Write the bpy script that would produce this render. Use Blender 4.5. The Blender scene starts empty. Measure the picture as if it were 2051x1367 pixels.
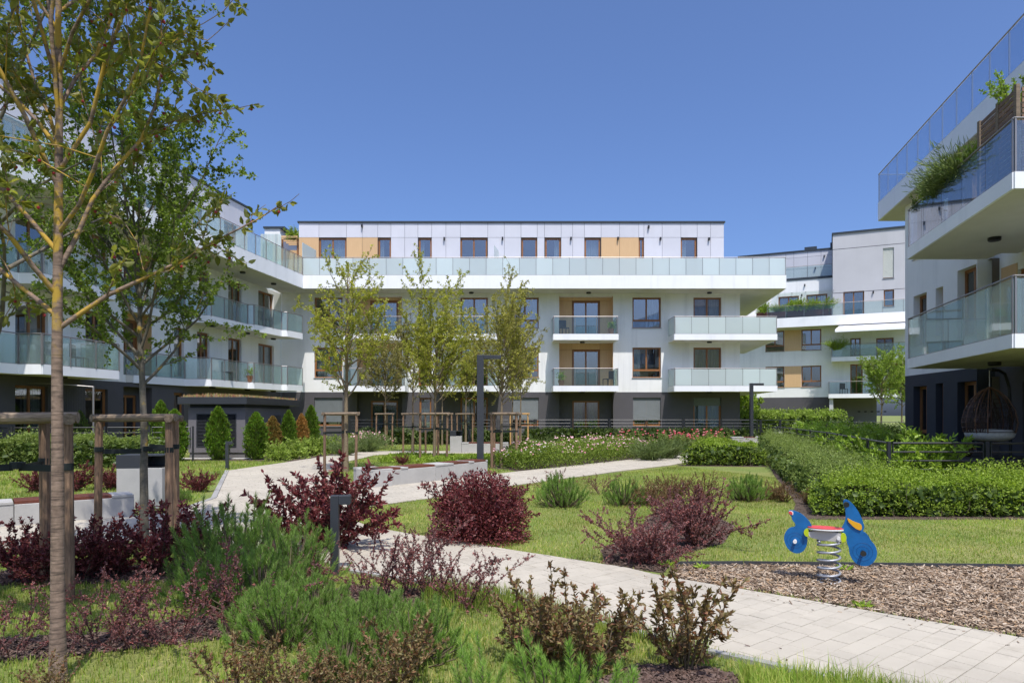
import bpy, bmesh, math, random
import numpy as np
from mathutils import Vector, Matrix
R = math.radians
random.seed(7)
rng = np.random.default_rng(7)
sc = bpy.context.scene
col = sc.collection

# ------------------------------------------------------------------ camera
FPX, CX, HY, EYE = 1367.0, 1025.5, 829.0, 1.7     # focal length in photo pixels, horizon row, eye height
cd = bpy.data.cameras.new('camera')
cd.sensor_fit = 'HORIZONTAL'
cd.sensor_width = 36.0
cd.lens = 36.0 * FPX / 2051.0
cd.shift_y = (HY - 683.5) / 2051.0
cd.clip_start, cd.clip_end = 0.1, 3000.0
cam = bpy.data.objects.new('camera', cd)
cam.location = (0, 0, EYE)
cam.rotation_euler = (R(90), 0, 0)
col.objects.link(cam)
sc.camera = cam

# ------------------------------------------------------------------ sky, sun, exposure
SUN_EL, SUN_AZ = 63.0, 14.0            # azimuth: degrees to the right of straight behind the camera
w = bpy.data.worlds.new('World')
sc.world = w
w.use_nodes = True
nt = w.node_tree
bg = nt.nodes['Background']
sky = nt.nodes.new('ShaderNodeTexSky')
sky.sky_type = 'NISHITA'
sky.sun_disc = False
sky.sun_elevation = R(SUN_EL)
sky.sun_rotation = R(180 - SUN_AZ)
sky.altitude = 300
sky.air_density = 0.85
sky.dust_density = 4.0
sky.ozone_density = 10.0
wb = nt.nodes.new('ShaderNodeMix'); wb.data_type = 'RGBA'; wb.blend_type = 'MULTIPLY'      # white balance of the whole sky
wb.inputs[0].default_value = 1.0; wb.inputs[7].default_value = (0.93, 0.925, 0.99, 1.0)
nt.links.new(sky.outputs[0], wb.inputs[6])
nt.links.new(wb.outputs[2], bg.inputs[0])
bg.inputs[1].default_value = 0.115
sd = bpy.data.lights.new('sun', 'SUN')
sd.energy = 2.6
sd.angle = R(0.53)
sd.color = (1.0, 0.965, 0.91)
sun = bpy.data.objects.new('sun', sd)
sv = Vector((math.sin(R(SUN_AZ)) * math.cos(R(SUN_EL)), -math.cos(R(SUN_AZ)) * math.cos(R(SUN_EL)), math.sin(R(SUN_EL))))
sun.rotation_euler = sv.to_track_quat('Z', 'Y').to_euler()
sun.location = (20, -60, 80)
col.objects.link(sun)
vs = sc.view_settings
vs.view_transform = 'Standard'
vs.look = 'None'
vs.exposure = 0.86
vs.gamma = 1.0
vs.use_curve_mapping = False
sc.cycles.use_denoising = True
sc.cycles.max_bounces = 8
sc.cycles.transparent_max_bounces = 24
sc.cycles.caustics_reflective = False
sc.cycles.caustics_refractive = False
sc.cycles.sample_clamp_indirect = 6.0

# ------------------------------------------------------------------ measuring helpers (a picture row on the ground -> a place)
def gp(px, py, z=0.0):
    Y = (EYE - z) * FPX / (py - HY)
    return ((px - CX) * Y / FPX, Y)
def pX(px, Y): return (px - CX) * Y / FPX
def pZ(py, Y): return EYE + (HY - py) * Y / FPX

# ------------------------------------------------------------------ materials
MATS = {}
def _nodes(name):
    m = bpy.data.materials.new(name)
    m.use_nodes = True
    t = m.node_tree
    b = t.nodes['Principled BSDF']
    return m, t, b
def _rgb(c): return (c[0], c[1], c[2], 1.0)
def _ramp(t, stops):
    r = t.nodes.new('ShaderNodeValToRGB')
    e = r.color_ramp.elements
    while len(e) < len(stops): e.new(0.5)
    for i, (p, c) in enumerate(stops):
        e[i].position = p; e[i].color = _rgb(c)
    return r
def _mix(t, fac, a, b, mode='MIX'):
    n = t.nodes.new('ShaderNodeMix'); n.data_type = 'RGBA'; n.blend_type = mode
    for sock, v in ((n.inputs[0], fac), (n.inputs[6], a), (n.inputs[7], b)):
        if hasattr(v, 'is_linked'): t.links.new(v, sock)
        elif isinstance(v, (int, float)): sock.default_value = v
        else: sock.default_value = _rgb(v)
    return n.outputs[2]
def _noise(t, scale, detail=4.0, rough=0.6, vec=None, stretch=None):
    n = t.nodes.new('ShaderNodeTexNoise')
    n.inputs['Scale'].default_value = scale
    n.inputs['Detail'].default_value = detail
    n.inputs['Roughness'].default_value = rough
    tc = t.nodes.new('ShaderNodeTexCoord')
    src = tc.outputs['Object']
    if stretch:
        mp = t.nodes.new('ShaderNodeMapping'); mp.inputs['Scale'].default_value = stretch
        t.links.new(src, mp.inputs[0]); src = mp.outputs[0]
    t.links.new(src, n.inputs['Vector'])
    return n
def surf(name, base, rough=0.7, var=0.12, vscale=1.2, bump=0.0, bscale=60.0, metallic=0.0, spec=0.4, streak=0.0, stretch=None, island=0.0, stain=0.0):
    """plain procedural surface: base colour with cloudy variation, fine grain, optional rain streaks"""
    m, t, b = _nodes(name)
    n = _noise(t, vscale, 5, 0.65, stretch=stretch)
    lo = [c * (1 - var) for c in base]; hi = [min(1, c * (1 + var * 0.7)) for c in base]
    r = _ramp(t, [(0.3, lo), (0.7, hi)])
    t.links.new(n.outputs[0], r.inputs[0])
    c = r.outputs[0]
    if streak:
        s = _noise(t, 1.0, 5, 0.62, stretch=(1.7, 1.7, 0.11))
        sr = _ramp(t, [(0.52, (1, 1, 1)), (0.75, (1 - streak,) * 3)])
        t.links.new(s.outputs[0], sr.inputs[0])
        c = _mix(t, 1.0, c, sr.outputs[0], 'MULTIPLY')
    if stain:
        s2 = _noise(t, 1.7, 8, 0.75); s3 = _ramp(t, [(0.52, (1, 1, 1)), (0.72, (1 - stain, 1 - stain * 1.05, 1 - stain * 1.15))])
        t.links.new(s2.outputs[0], s3.inputs[0]); c = _mix(t, 1.0, c, s3.outputs[0], 'MULTIPLY')
    if island:
        g = t.nodes.new('ShaderNodeNewGeometry'); oi = t.nodes.new('ShaderNodeObjectInfo')
        ad = t.nodes.new('ShaderNodeMath'); ad.operation = 'ADD'
        t.links.new(g.outputs['Random Per Island'], ad.inputs[0]); t.links.new(oi.outputs['Random'], ad.inputs[1])
        fr = t.nodes.new('ShaderNodeMath'); fr.operation = 'FRACT'; t.links.new(ad.outputs[0], fr.inputs[0])
        ir = _ramp(t, [(0.0, (1 - island,) * 3), (1.0, (1 + island * .4,) * 3)])
        t.links.new(fr.outputs[0], ir.inputs[0])
        c = _mix(t, 1.0, c, ir.outputs[0], 'MULTIPLY')
    t.links.new(c, b.inputs['Base Color'])
    b.inputs['Roughness'].default_value = rough
    b.inputs['Metallic'].default_value = metallic
    b.inputs['Specular IOR Level'].default_value = spec
    if bump:
        n2 = _noise(t, bscale, 6, 0.7)
        bp = t.nodes.new('ShaderNodeBump'); bp.inputs['Strength'].default_value = bump; bp.inputs['Distance'].default_value = 0.01
        t.links.new(n2.outputs[0], bp.inputs['Height']); t.links.new(bp.outputs[0], b.inputs['Normal'])
    MATS[name] = m
    return m
def wood(name, c1, c2, scale=8.0, stretch=(6, 6, 0.4), rough=0.6, island=0.15, bump=0.3):
    m, t, b = _nodes(name)
    n = _noise(t, scale, 6, 0.7, stretch=stretch)
    r = _ramp(t, [(0.3, c1), (0.7, c2)])
    t.links.new(n.outputs[0], r.inputs[0])
    oi = t.nodes.new('ShaderNodeObjectInfo')
    ir = _ramp(t, [(0.0, (1 - island,) * 3), (1.0, (1 + island * .5,) * 3)])
    t.links.new(oi.outputs['Random'], ir.inputs[0])
    t.links.new(_mix(t, 1.0, r.outputs[0], ir.outputs[0], 'MULTIPLY'), b.inputs['Base Color'])
    b.inputs['Roughness'].default_value = rough
    bp = t.nodes.new('ShaderNodeBump'); bp.inputs['Strength'].default_value = bump; bp.inputs['Distance'].default_value = 0.01
    t.links.new(n.outputs[0], bp.inputs['Height']); t.links.new(bp.outputs[0], b.inputs['Normal'])
    MATS[name] = m
    return m
def foliage(name, cols, trans=0.35, rough=0.45, tcol=None, patch=0.25, spec=0.22, pscale=2.2):
    """leaf material: each leaf (mesh island) has its own tone; some light passes through"""
    m, t, b = _nodes(name)
    g = t.nodes.new('ShaderNodeNewGeometry')
    k = len(cols)
    if trans: cols = [tuple(min(.9, c * 1.6) for c in q) for q in cols]
    r = _ramp(t, [(i / max(1, k - 1), c) for i, c in enumerate(cols)])
    t.links.new(g.outputs['Random Per Island'], r.inputs[0])
    n = _noise(t, pscale, 3, 0.55)
    pr = _ramp(t, [(0.35, (1 - patch,) * 3), (0.65, (1 + patch * .4,) * 3)])
    t.links.new(n.outputs[0], pr.inputs[0])
    c = _mix(t, 1.0, r.outputs[0], pr.outputs[0], 'MULTIPLY')
    t.links.new(c, b.inputs['Base Color'])
    b.inputs['Roughness'].default_value = rough
    b.inputs['Specular IOR Level'].default_value = spec
    if trans:
        tr = t.nodes.new('ShaderNodeBsdfTranslucent')
        tc = _mix(t, 1.0, c, tcol or (1.25, 1.3, 0.7), 'MULTIPLY')
        t.links.new(tc, tr.inputs[0])
        mx = t.nodes.new('ShaderNodeMixShader'); mx.inputs[0].default_value = trans
        t.links.new(b.outputs[0], mx.inputs[1]); t.links.new(tr.outputs[0], mx.inputs[2])
        t.links.new(mx.outputs[0], t.nodes['Material Output'].inputs[0])
    MATS[name] = m
    return m
def pane_mat(name, tint, base_refl=0.05, frost=0.0, frost_col=(0.7, 0.8, 0.78), grough=0.0):
    """glass sheet: mirror reflection by angle over a tinted see-through (or frosted) body"""
    m, t, b = _nodes(name)
    t.nodes.remove(b)
    lw_ = t.nodes.new('ShaderNodeLayerWeight'); lw_.inputs[0].default_value = 0.5
    pw_ = t.nodes.new('ShaderNodeMath'); pw_.operation = 'POWER'; t.links.new(lw_.outputs['Facing'], pw_.inputs[0]); pw_.inputs[1].default_value = 4.5
    ad = t.nodes.new('ShaderNodeMath'); ad.operation = 'MULTIPLY_ADD'; ad.use_clamp = True
    t.links.new(pw_.outputs[0], ad.inputs[0]); ad.inputs[1].default_value = 0.85; ad.inputs[2].default_value = base_refl + 0.03
    tp = t.nodes.new('ShaderNodeBsdfTransparent'); tp.inputs[0].default_value = _rgb(tint)
    body = tp.outputs[0]
    if frost:
        oi = t.nodes.new('ShaderNodeObjectInfo'); vr = _ramp(t, [(0.0, [c * .86 for c in frost_col]), (1.0, [min(1, c * 1.05) for c in frost_col])]); t.links.new(oi.outputs['Random'], vr.inputs[0])
        df = t.nodes.new('ShaderNodeBsdfDiffuse'); df.inputs[0].default_value = _rgb(frost_col)
        tl = t.nodes.new('ShaderNodeBsdfTranslucent'); tl.inputs[0].default_value = _rgb(frost_col)
        t.links.new(vr.outputs[0], df.inputs[0]); t.links.new(vr.outputs[0], tl.inputs[0])
        m1 = t.nodes.new('ShaderNodeMixShader'); m1.inputs[0].default_value = 0.45
        t.links.new(df.outputs[0], m1.inputs[1]); t.links.new(tl.outputs[0], m1.inputs[2])
        m2 = t.nodes.new('ShaderNodeMixShader'); m2.inputs[0].default_value = frost
        t.links.new(tp.outputs[0], m2.inputs[1]); t.links.new(m1.outputs[0], m2.inputs[2])
        body = m2.outputs[0]
    gl = t.nodes.new('ShaderNodeBsdfGlossy'); gl.inputs['Roughness'].default_value = grough
    mx = t.nodes.new('ShaderNodeMixShader')
    t.links.new(ad.outputs[0], mx.inputs[0]); t.links.new(body, mx.inputs[1]); t.links.new(gl.outputs[0], mx.inputs[2])
    t.links.new(mx.outputs[0], t.nodes['Material Output'].inputs[0])
    MATS[name] = m
    return m

surf('render_white', (0.84, 0.83, 0.80), 0.85, 0.07, 0.35, 0.25, 90, streak=0.16)
surf('render_grey', (0.52, 0.51, 0.52), 0.85, 0.05, 0.5, 0.25, 90, streak=0.04)
surf('render_dark', (0.085, 0.079, 0.085), 0.8, 0.12, 0.6, 0.2, 90)
surf('kiosk_grey', (0.155, 0.145, 0.155), 0.8, 0.08, 0.6, 0.2, 90)
surf('render_navy', (0.040, 0.044, 0.056), 0.8, 0.12, 0.6, 0.2, 90)
surf('soffit', (0.64, 0.61, 0.55), 0.85, 0.10, 0.6, 0.1, 70)
surf('fascia', (0.86, 0.86, 0.86), 0.45, 0.05, 0.4, streak=0.10)
surf('facade_panel', (0.60, 0.60, 0.64), 0.6, 0.05, 0.6, island=0.06, streak=0.04)
surf('roof_edge', (0.035, 0.045, 0.055), 0.45, 0.15, 2.0)
surf('roof_top', (0.18, 0.18, 0.18), 0.9, 0.2, 1.0)
wood('timber_panel', (0.56, 0.35, 0.17), (0.66, 0.44, 0.23), 5.0, (9, 9, 0.25), 0.55, 0.08, 0.15)
wood('window_wood', (0.22, 0.085, 0.025), (0.34, 0.15, 0.05), 9.0, (5, 5, 0.6), 0.45, 0.1, 0.1)
surf('sill', (0.38, 0.39, 0.41), 0.4, 0.08, 2.0, metallic=0.3)
surf('shutter', (0.17, 0.19, 0.20), 0.5, 0.08, 2.0)
surf('shutter_pale', (0.62, 0.63, 0.58), 0.5, 0.05, 2.0)
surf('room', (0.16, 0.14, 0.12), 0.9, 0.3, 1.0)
surf('curtain', (0.62, 0.62, 0.60), 0.9, 0.08, 6.0)
surf('curtain_yellow', (0.55, 0.36, 0.06), 0.9, 0.08, 6.0)
surf('rail_steel', (0.30, 0.28, 0.27), 0.4, 0.1, 3.0, metallic=0.6)
surf('lamp_black', (0.012, 0.012, 0.014), 0.45, 0.1, 3.0)
surf('anthracite', (0.035, 0.038, 0.044), 0.42, 0.12, 3.0)
surf('fence_steel', (0.022, 0.022, 0.024), 0.38, 0.15, 6.0, spec=0.6)
surf('concrete', (0.41, 0.395, 0.365), 0.8, 0.10, 2.5, 0.35, 60, streak=0.10)
wood('bench_wood', (0.085, 0.022, 0.012), (0.16, 0.045, 0.022), 9.0, (5, 0.6, 5), 0.5, 0.25, 0.2)
wood('stake_wood', (0.085, 0.048, 0.028), (0.36, 0.22, 0.13), 5.0, (9, 9, 0.9), 0.75, 0.35, 0.5)
wood('crossbar_wood', (0.10, 0.065, 0.04), (0.33, 0.25, 0.17), 7.0, (0.8, 7, 7), 0.8, 0.3, 0.5)
wood('new_stake_wood', (0.42, 0.22, 0.07), (0.60, 0.36, 0.14), 7.0, (7, 7, 0.7), 0.7, 0.2, 0.4)
surf('strap', (0.012, 0.016, 0.014), 0.6, 0.2, 9.0)
surf('soil', (0.085, 0.06, 0.042), 0.95, 0.35, 14, 0.8, 60)
surf('paver', (0.45, 0.405, 0.325), 0.85, 0.12, 0.9, 0.3, 160, island=0.06, stain=0.22)
surf('path_base', (0.09, 0.08, 0.068), 0.95, 0.2, 8.0)
surf('kerb', (0.33, 0.32, 0.30), 0.85, 0.12, 5.0, 0.3, 90, island=0.2)
surf('edging_steel', (0.05, 0.05, 0.052), 0.6, 0.2, 6.0)
surf('deck', (0.03, 0.024, 0.02), 0.6, 0.2, 6.0)
surf('gravel', (0.55, 0.54, 0.50), 0.9, 0.3, 40, 0.8, 80)
pane_mat('pane', (0.72, 0.78, 0.80), 0.20)
pane_mat('glass_clear', (0.82, 0.90, 0.88), 0.02)
pane_mat('glass_semi', (0.84, 0.95, 0.93), 0.06, 0.20, (0.72, 0.84, 0.82), 0.02)
pane_mat('glass_frost', (0.80, 0.92, 0.90), 0.06, 0.82, (0.88, 0.95, 0.93), 0.05)
pane_mat('glass_blue', (0.74, 0.83, 0.93), 0.08, 0.10, (0.55, 0.65, 0.78), 0.0)

foliage('leaf_crab', [(0.09, 0.10, 0.018), (0.14, 0.145, 0.025), (0.18, 0.185, 0.045), (0.17, 0.16, 0.04), (0.16, 0.185, 0.085)], 0.5, 0.38)
foliage('leaf_haw', [(0.075, 0.12, 0.016), (0.12, 0.17, 0.025), (0.18, 0.23, 0.04)], 0.35, 0.4)
foliage('leaf_young', [(0.19, 0.22, 0.03), (0.27, 0.28, 0.045), (0.34, 0.31, 0.07)], 0.45, 0.5)
foliage('leaf_olive', [(0.19, 0.19, 0.035), (0.26, 0.25, 0.05), (0.31, 0.28, 0.08)], 0.35, 0.5)
foliage('leaf_brown', [(0.14, 0.13, 0.04), (0.20, 0.18, 0.055), (0.23, 0.21, 0.07)], 0.35, 0.5)
foliage('leaf_wine', [(0.050, 0.014, 0.017), (0.095, 0.024, 0.028), (0.14, 0.040, 0.040), (0.20, 0.070, 0.060)], 0.22, 0.38, (1.6, 0.6, 0.5))
foliage('leaf_barberry', [(0.085, 0.042, 0.042), (0.13, 0.066, 0.064), (0.18, 0.095, 0.088), (0.25, 0.080, 0.062)], 0.25, 0.45, (1.6, 0.6, 0.5))
foliage('leaf_bronze', [(0.11, 0.070, 0.035), (0.16, 0.105, 0.050), (0.17, 0.155, 0.055), (0.19, 0.14, 0.07), (0.22, 0.09, 0.055)], 0.35, 0.4, (1.3, 1.0, 0.6))
foliage('needle', [(0.11, 0.18, 0.038), (0.16, 0.25, 0.058), (0.22, 0.31, 0.09)], 0.45, 0.6, spec=0.08)
foliage('needle_tip', [(0.17, 0.27, 0.06), (0.23, 0.34, 0.08)], 0.5, 0.6, spec=0.08)
foliage('leaf_hedge', [(0.12, 0.18, 0.02), (0.19, 0.26, 0.032), (0.27, 0.34, 0.06)], 0.45, 0.38)
foliage('leaf_hedge_dusky', [(0.11, 0.15, 0.038), (0.17, 0.22, 0.058), (0.23, 0.28, 0.085)], 0.45, 0.45)
foliage('leaf_laurel', [(0.13, 0.20, 0.022), (0.20, 0.29, 0.04), (0.27, 0.36, 0.06)], 0.45, 0.32)
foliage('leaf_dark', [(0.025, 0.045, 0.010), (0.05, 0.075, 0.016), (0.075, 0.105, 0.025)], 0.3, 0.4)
foliage('leaf_thuja', [(0.12, 0.13, 0.02), (0.055, 0.12, 0.010), (0.10, 0.19, 0.018), (0.16, 0.25, 0.03)], 0.3, 0.5, patch=0.45)
foliage('leaf_thuja_brown', [(0.13, 0.075, 0.02), (0.20, 0.12, 0.03), (0.17, 0.14, 0.03)], 0.15, 0.6)
foliage('leaf_thuja_orange', [(0.22, 0.10, 0.025), (0.32, 0.16, 0.04), (0.28, 0.17, 0.05)], 0.15, 0.6)
foliage('leaf_lime', [(0.13, 0.19, 0.03), (0.20, 0.27, 0.045), (0.27, 0.33, 0.08)], 0.4, 0.5)
foliage('leaf_grassy', [(0.08, 0.12, 0.035), (0.13, 0.17, 0.06), (0.18, 0.22, 0.09)], 0.35, 0.5)
foliage('grass_blade', [(0.13, 0.21, 0.03), (0.18, 0.26, 0.04), (0.24, 0.28, 0.055), (0.34, 0.31, 0.11)], 0.5, 0.5, patch=0.4, pscale=0.9)
foliage('grass_dry', [(0.24, 0.25, 0.06), (0.35, 0.31, 0.11), (0.44, 0.37, 0.17)], 0.4, 0.6, patch=0.4, pscale=0.9)
foliage('petal_pink', [(0.52, 0.20, 0.26), (0.62, 0.34, 0.38), (0.55, 0.42, 0.38)], 0.3, 0.6, (1, .9, .9))
foliage('petal_rose', [(0.55, 0.06, 0.09), (0.62, 0.16, 0.18), (0.62, 0.28, 0.28)], 0.3, 0.6, (1, .7, .7))
foliage('petal_white', [(0.70, 0.70, 0.62), (0.60, 0.62, 0.45)], 0.3, 0.6, (1, 1, 1))
foliage('chip', [(0.06, 0.04, 0.026), (0.15, 0.10, 0.065), (0.29, 0.21, 0.14), (0.50, 0.41, 0.31), (0.33, 0.20, 0.10)], 0.0, 0.9, patch=0.15)
foliage('bark_mulch', [(0.055, 0.034, 0.026), (0.10, 0.065, 0.05), (0.17, 0.12, 0.10), (0.13, 0.075, 0.055)], 0.0, 0.9, patch=0.2)
foliage('sedum', [(0.20, 0.09, 0.05), (0.28, 0.15, 0.08), (0.16, 0.17, 0.04), (0.25, 0.22, 0.14)], 0.1, 0.8)

def bark(name, c1, c2, lichen=None, lo=0.5, hi=0.62, ring=0.0, zlo=-1.0, zhi=-0.5):
    m, t, b = _nodes(name)
    n = _noise(t, 9.0, 6, 0.7, stretch=(2, 2, 3.5))
    r = _ramp(t, [(0.3, c1), (0.7, c2)]); t.links.new(n.outputs[0], r.inputs[0])
    c = r.outputs[0]
    if ring:
        rn = _noise(t, 5.0, 3, 0.6, stretch=(0.6, 0.6, 9.0))
        rr = _ramp(t, [(0.50, (1, 1, 1)), (0.60, (1 - ring,) * 3), (0.64, (1, 1, 1))]); t.links.new(rn.outputs[0], rr.inputs[0])
        c = _mix(t, 1.0, c, rr.outputs[0], 'MULTIPLY')
    if lichen:
        n2 = _noise(t, 6.5, 5, 0.65)
        tc = t.nodes.new('ShaderNodeTexCoord'); sp = t.nodes.new('ShaderNodeSeparateXYZ'); t.links.new(tc.outputs['Object'], sp.inputs[0])
        mr = t.nodes.new('ShaderNodeMapRange'); mr.inputs[1].default_value = zlo; mr.inputs[2].default_value = zhi; t.links.new(sp.outputs[2], mr.inputs[0])
        lr = _ramp(t, [(lo, (0, 0, 0)), (hi, (1, 1, 1))]); t.links.new(n2.outputs[0], lr.inputs[0])
        mu = t.nodes.new('ShaderNodeMath'); mu.operation = 'MULTIPLY'
        t.links.new(lr.outputs[0], mu.inputs[0]); t.links.new(mr.outputs[0], mu.inputs[1])
        c = _mix(t, mu.outputs[0], c, lichen)
    t.links.new(c, b.inputs['Base Color'])
    b.inputs['Roughness'].default_value = 0.85
    bn = _noise(t, 60.0, 5, 0.7, stretch=(1, 1, 1.5))
    bp = t.nodes.new('ShaderNodeBump'); bp.inputs['Strength'].default_value = 0.6; bp.inputs['Distance'].default_value = 0.006
    t.links.new(bn.outputs[0], bp.inputs['Height']); t.links.new(bp.outputs[0], b.inputs['Normal'])
    MATS[name] = m
bark('bark_lichen', (0.13, 0.085, 0.06), (0.31, 0.215, 0.155), (0.40, 0.25, 0.03), 0.48, 0.56, 0.6, 2.0, 2.4)
bark('bark_spotted', (0.085, 0.075, 0.055), (0.20, 0.17, 0.13), (0.36, 0.24, 0.03), 0.58, 0.66)
bark('bark_plain', (0.12, 0.085, 0.05), (0.26, 0.20, 0.12))
bark('twig', (0.09, 0.065, 0.04), (0.17, 0.13, 0.08))
bark('twig_red', (0.055, 0.028, 0.024), (0.12, 0.05, 0.042))

def lawn_mat():
    m, t, b = _nodes('lawn')
    n1 = _noise(t, 0.55, 4, 0.6); n2 = _noise(t, 26.0, 6, 0.75)
    r1 = _ramp(t, [(0.35, (0.16, 0.22, 0.04)), (0.58, (0.23, 0.25, 0.06)), (0.78, (0.36, 0.32, 0.13))]); t.links.new(n1.outputs[0], r1.inputs[0])
    r2 = _ramp(t, [(0.3, (0.45, 0.45, 0.45)), (0.7, (1.25, 1.25, 1.2))]); t.links.new(n2.outputs[0], r2.inputs[0])
    t.links.new(_mix(t, 1.0, r1.outputs[0], r2.outputs[0], 'MULTIPLY'), b.inputs['Base Color'])
    b.inputs['Roughness'].default_value = 0.95
    bp = t.nodes.new('ShaderNodeBump'); bp.inputs['Strength'].default_value = 0.8; bp.inputs['Distance'].default_value = 0.03
    t.links.new(n2.outputs[0], bp.inputs['Height']); t.links.new(bp.outputs[0], b.inputs['Normal'])
    MATS['lawn'] = m
lawn_mat()

# ------------------------------------------------------------------ mesh helpers
OFF = {}                       # world offset of each thing's origin
def _link(name, me, mat, parent=None, loc=(0, 0, 0)):
    o = bpy.data.objects.new(name, me)
    if mat is not None and not len(me.materials):
        me.materials.append(MATS[mat] if isinstance(mat, str) else mat)
    col.objects.link(o)
    if parent is not None:
        o.parent = parent
        OFF[o.name] = OFF.get(parent.name, (0, 0, 0))
    else:
        o.location = loc
        OFF[o.name] = tuple(loc)
    return o
def tag(o, label, cat=None, group=None, kind=None):
    o['label'] = label
    if cat: o['category'] = cat
    if group: o['group'] = group
    if kind: o['kind'] = kind
    return o
def thing(name, label, cat, loc=(0, 0, 0), rz=0.0, group=None):
    o = bpy.data.objects.new(name, None)
    o.empty_display_size = 0.3
    o.location = loc; o.rotation_euler = (0, 0, rz)
    col.objects.link(o)
    OFF[o.name] = tuple(loc) if rz == 0 else (0, 0, 0)
    return tag(o, label, cat, group)
def at_local(t):               # following parts of t are given in t's own coordinates
    OFF[t.name] = (0, 0, 0)
    return t
def copy_thing(src, loc, rz=0.0, scale=1.0, label=None, group=None):
    c = src.copy(); col.objects.link(c)
    c.location = loc; c.rotation_euler = (0, 0, rz)
    c.scale = (scale,) * 3 if isinstance(scale, (int, float)) else scale
    if label: c['label'] = label
    if group: c['group'] = group
    for ch in src.children:
        k = ch.copy(); col.objects.link(k); k.parent = c
        for g in ch.children:
            q = g.copy(); col.objects.link(q); q.parent = k
    return c

class MB:
    def __init__(s): s.v = []; s.f = []
    def add(s, vs, fs):
        b = len(s.v); s.v.extend(vs); s.f.extend([tuple(i + b for i in f) for f in fs]); return s
    def hexa(s, p):            # 8 points: bottom 4 ring, top 4 ring
        return s.add(p, [(3, 2, 1, 0), (4, 5, 6, 7), (0, 1, 5, 4), (1, 2, 6, 5), (2, 3, 7, 6), (3, 0, 4, 7)])
    def box(s, x0, x1, y0, y1, z0, z1):
        return s.hexa([(x0, y0, z0), (x1, y0, z0), (x1, y1, z0), (x0, y1, z0), (x0, y0, z1), (x1, y0, z1), (x1, y1, z1), (x0, y1, z1)])
    def fbox(s, F, u0, u1, n0, n1, z0, z1):
        return s.hexa([F.p(u0, n0, z0), F.p(u1, n0, z0), F.p(u1, n1, z0), F.p(u0, n1, z0), F.p(u0, n0, z1), F.p(u1, n0, z1), F.p(u1, n1, z1), F.p(u0, n1, z1)])
    def bar(s, a, b, w, z0, z1):   # upright strip from a to b (xy), width w
        dx, dy = b[0] - a[0], b[1] - a[1]; l = math.hypot(dx, dy) or 1e-6
        nx, ny = -dy / l * w / 2, dx / l * w / 2
        q = [(a[0] - nx, a[1] - ny), (b[0] - nx, b[1] - ny), (b[0] + nx, b[1] + ny), (a[0] + nx, a[1] + ny)]
        return s.hexa([(x, y, z0) for x, y in q] + [(x, y, z1) for x, y in q])
    def quad(s, a, b, c, d): return s.add([a, b, c, d], [(0, 1, 2, 3)])
    def prism(s, poly, z0, z1):
        n = len(poly)
        return s.add([(x, y, z0) for x, y in poly] + [(x, y, z1) for x, y in poly],
                     [tuple(range(n - 1, -1, -1)), tuple(range(n, 2 * n))] + [(i, (i + 1) % n, n + (i + 1) % n, n + i) for i in range(n)])
    def tube(s, pts, rad, k=8, cap=True):
        pts = [Vector(p) for p in pts]; m = len(pts)
        rad = [rad] * m if isinstance(rad, (int, float)) else rad
        vs = []; up = None
        for i in range(m):
            d = (pts[min(i + 1, m - 1)] - pts[max(i - 1, 0)]).normalized()
            if up is None:
                a = Vector((0, 0, 1)) if abs(d.z) < 0.9 else Vector((1, 0, 0))
                up = d.cross(a).normalized()
            up = (up - d * up.dot(d)).normalized(); q = d.cross(up)
            for j in range(k):
                an = 2 * math.pi * j / k
                vs.append(tuple(pts[i] + (up * math.cos(an) + q * math.sin(an)) * rad[i]))
        fs = [(i * k + j, i * k + (j + 1) % k, (i + 1) * k + (j + 1) % k, (i + 1) * k + j) for i in range(m - 1) for j in range(k)]
        if cap: fs += [tuple(range(k - 1, -1, -1)), tuple(range((m - 1) * k, m * k))]
        return s.add(vs, fs)
    def lathe(s, prof, k=16, o=(0, 0, 0)):
        vs = [(o[0] + r * math.cos(2 * math.pi * j / k), o[1] + r * math.sin(2 * math.pi * j / k), o[2] + z) for r, z in prof for j in range(k)]
        m = len(prof)
        fs = [(i * k + j, i * k + (j + 1) % k, (i + 1) * k + (j + 1) % k, (i + 1) * k + j) for i in range(m - 1) for j in range(k)]
        fs += [tuple(range(k - 1, -1, -1)), tuple(range((m - 1) * k, m * k))]
        return s.add(vs, fs)
    def mesh(s, name, off=(0, 0, 0), smooth=False, bevel=0.0):
        me = bpy.data.meshes.new(name)
        me.from_pydata([(x - off[0], y - off[1], z - off[2]) for x, y, z in s.v], [], s.f)
        bm = bmesh.new(); bm.from_mesh(me)
        bmesh.ops.recalc_face_normals(bm, faces=bm.faces)
        if bevel:
            es = [e for e in bm.edges if len(e.link_faces) == 2 and e.calc_face_angle(0) > 0.6]
            bmesh.ops.bevel(bm, geom=es, offset=bevel, segments=2, profile=0.5, affect='EDGES', clamp_overlap=True)
        bm.to_mesh(me); bm.free()
        if smooth: me.polygons.foreach_set('use_smooth', [True] * len(me.polygons))
        me.update()
        return me
    def build(s, name, mat, parent=None, smooth=False, bevel=0.0, loc=(0, 0, 0)):
        off = OFF.get(parent.name, (0, 0, 0)) if parent is not None else loc
        return _link(name, s.mesh(name, off, smooth, bevel), mat, parent, loc)

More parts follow.
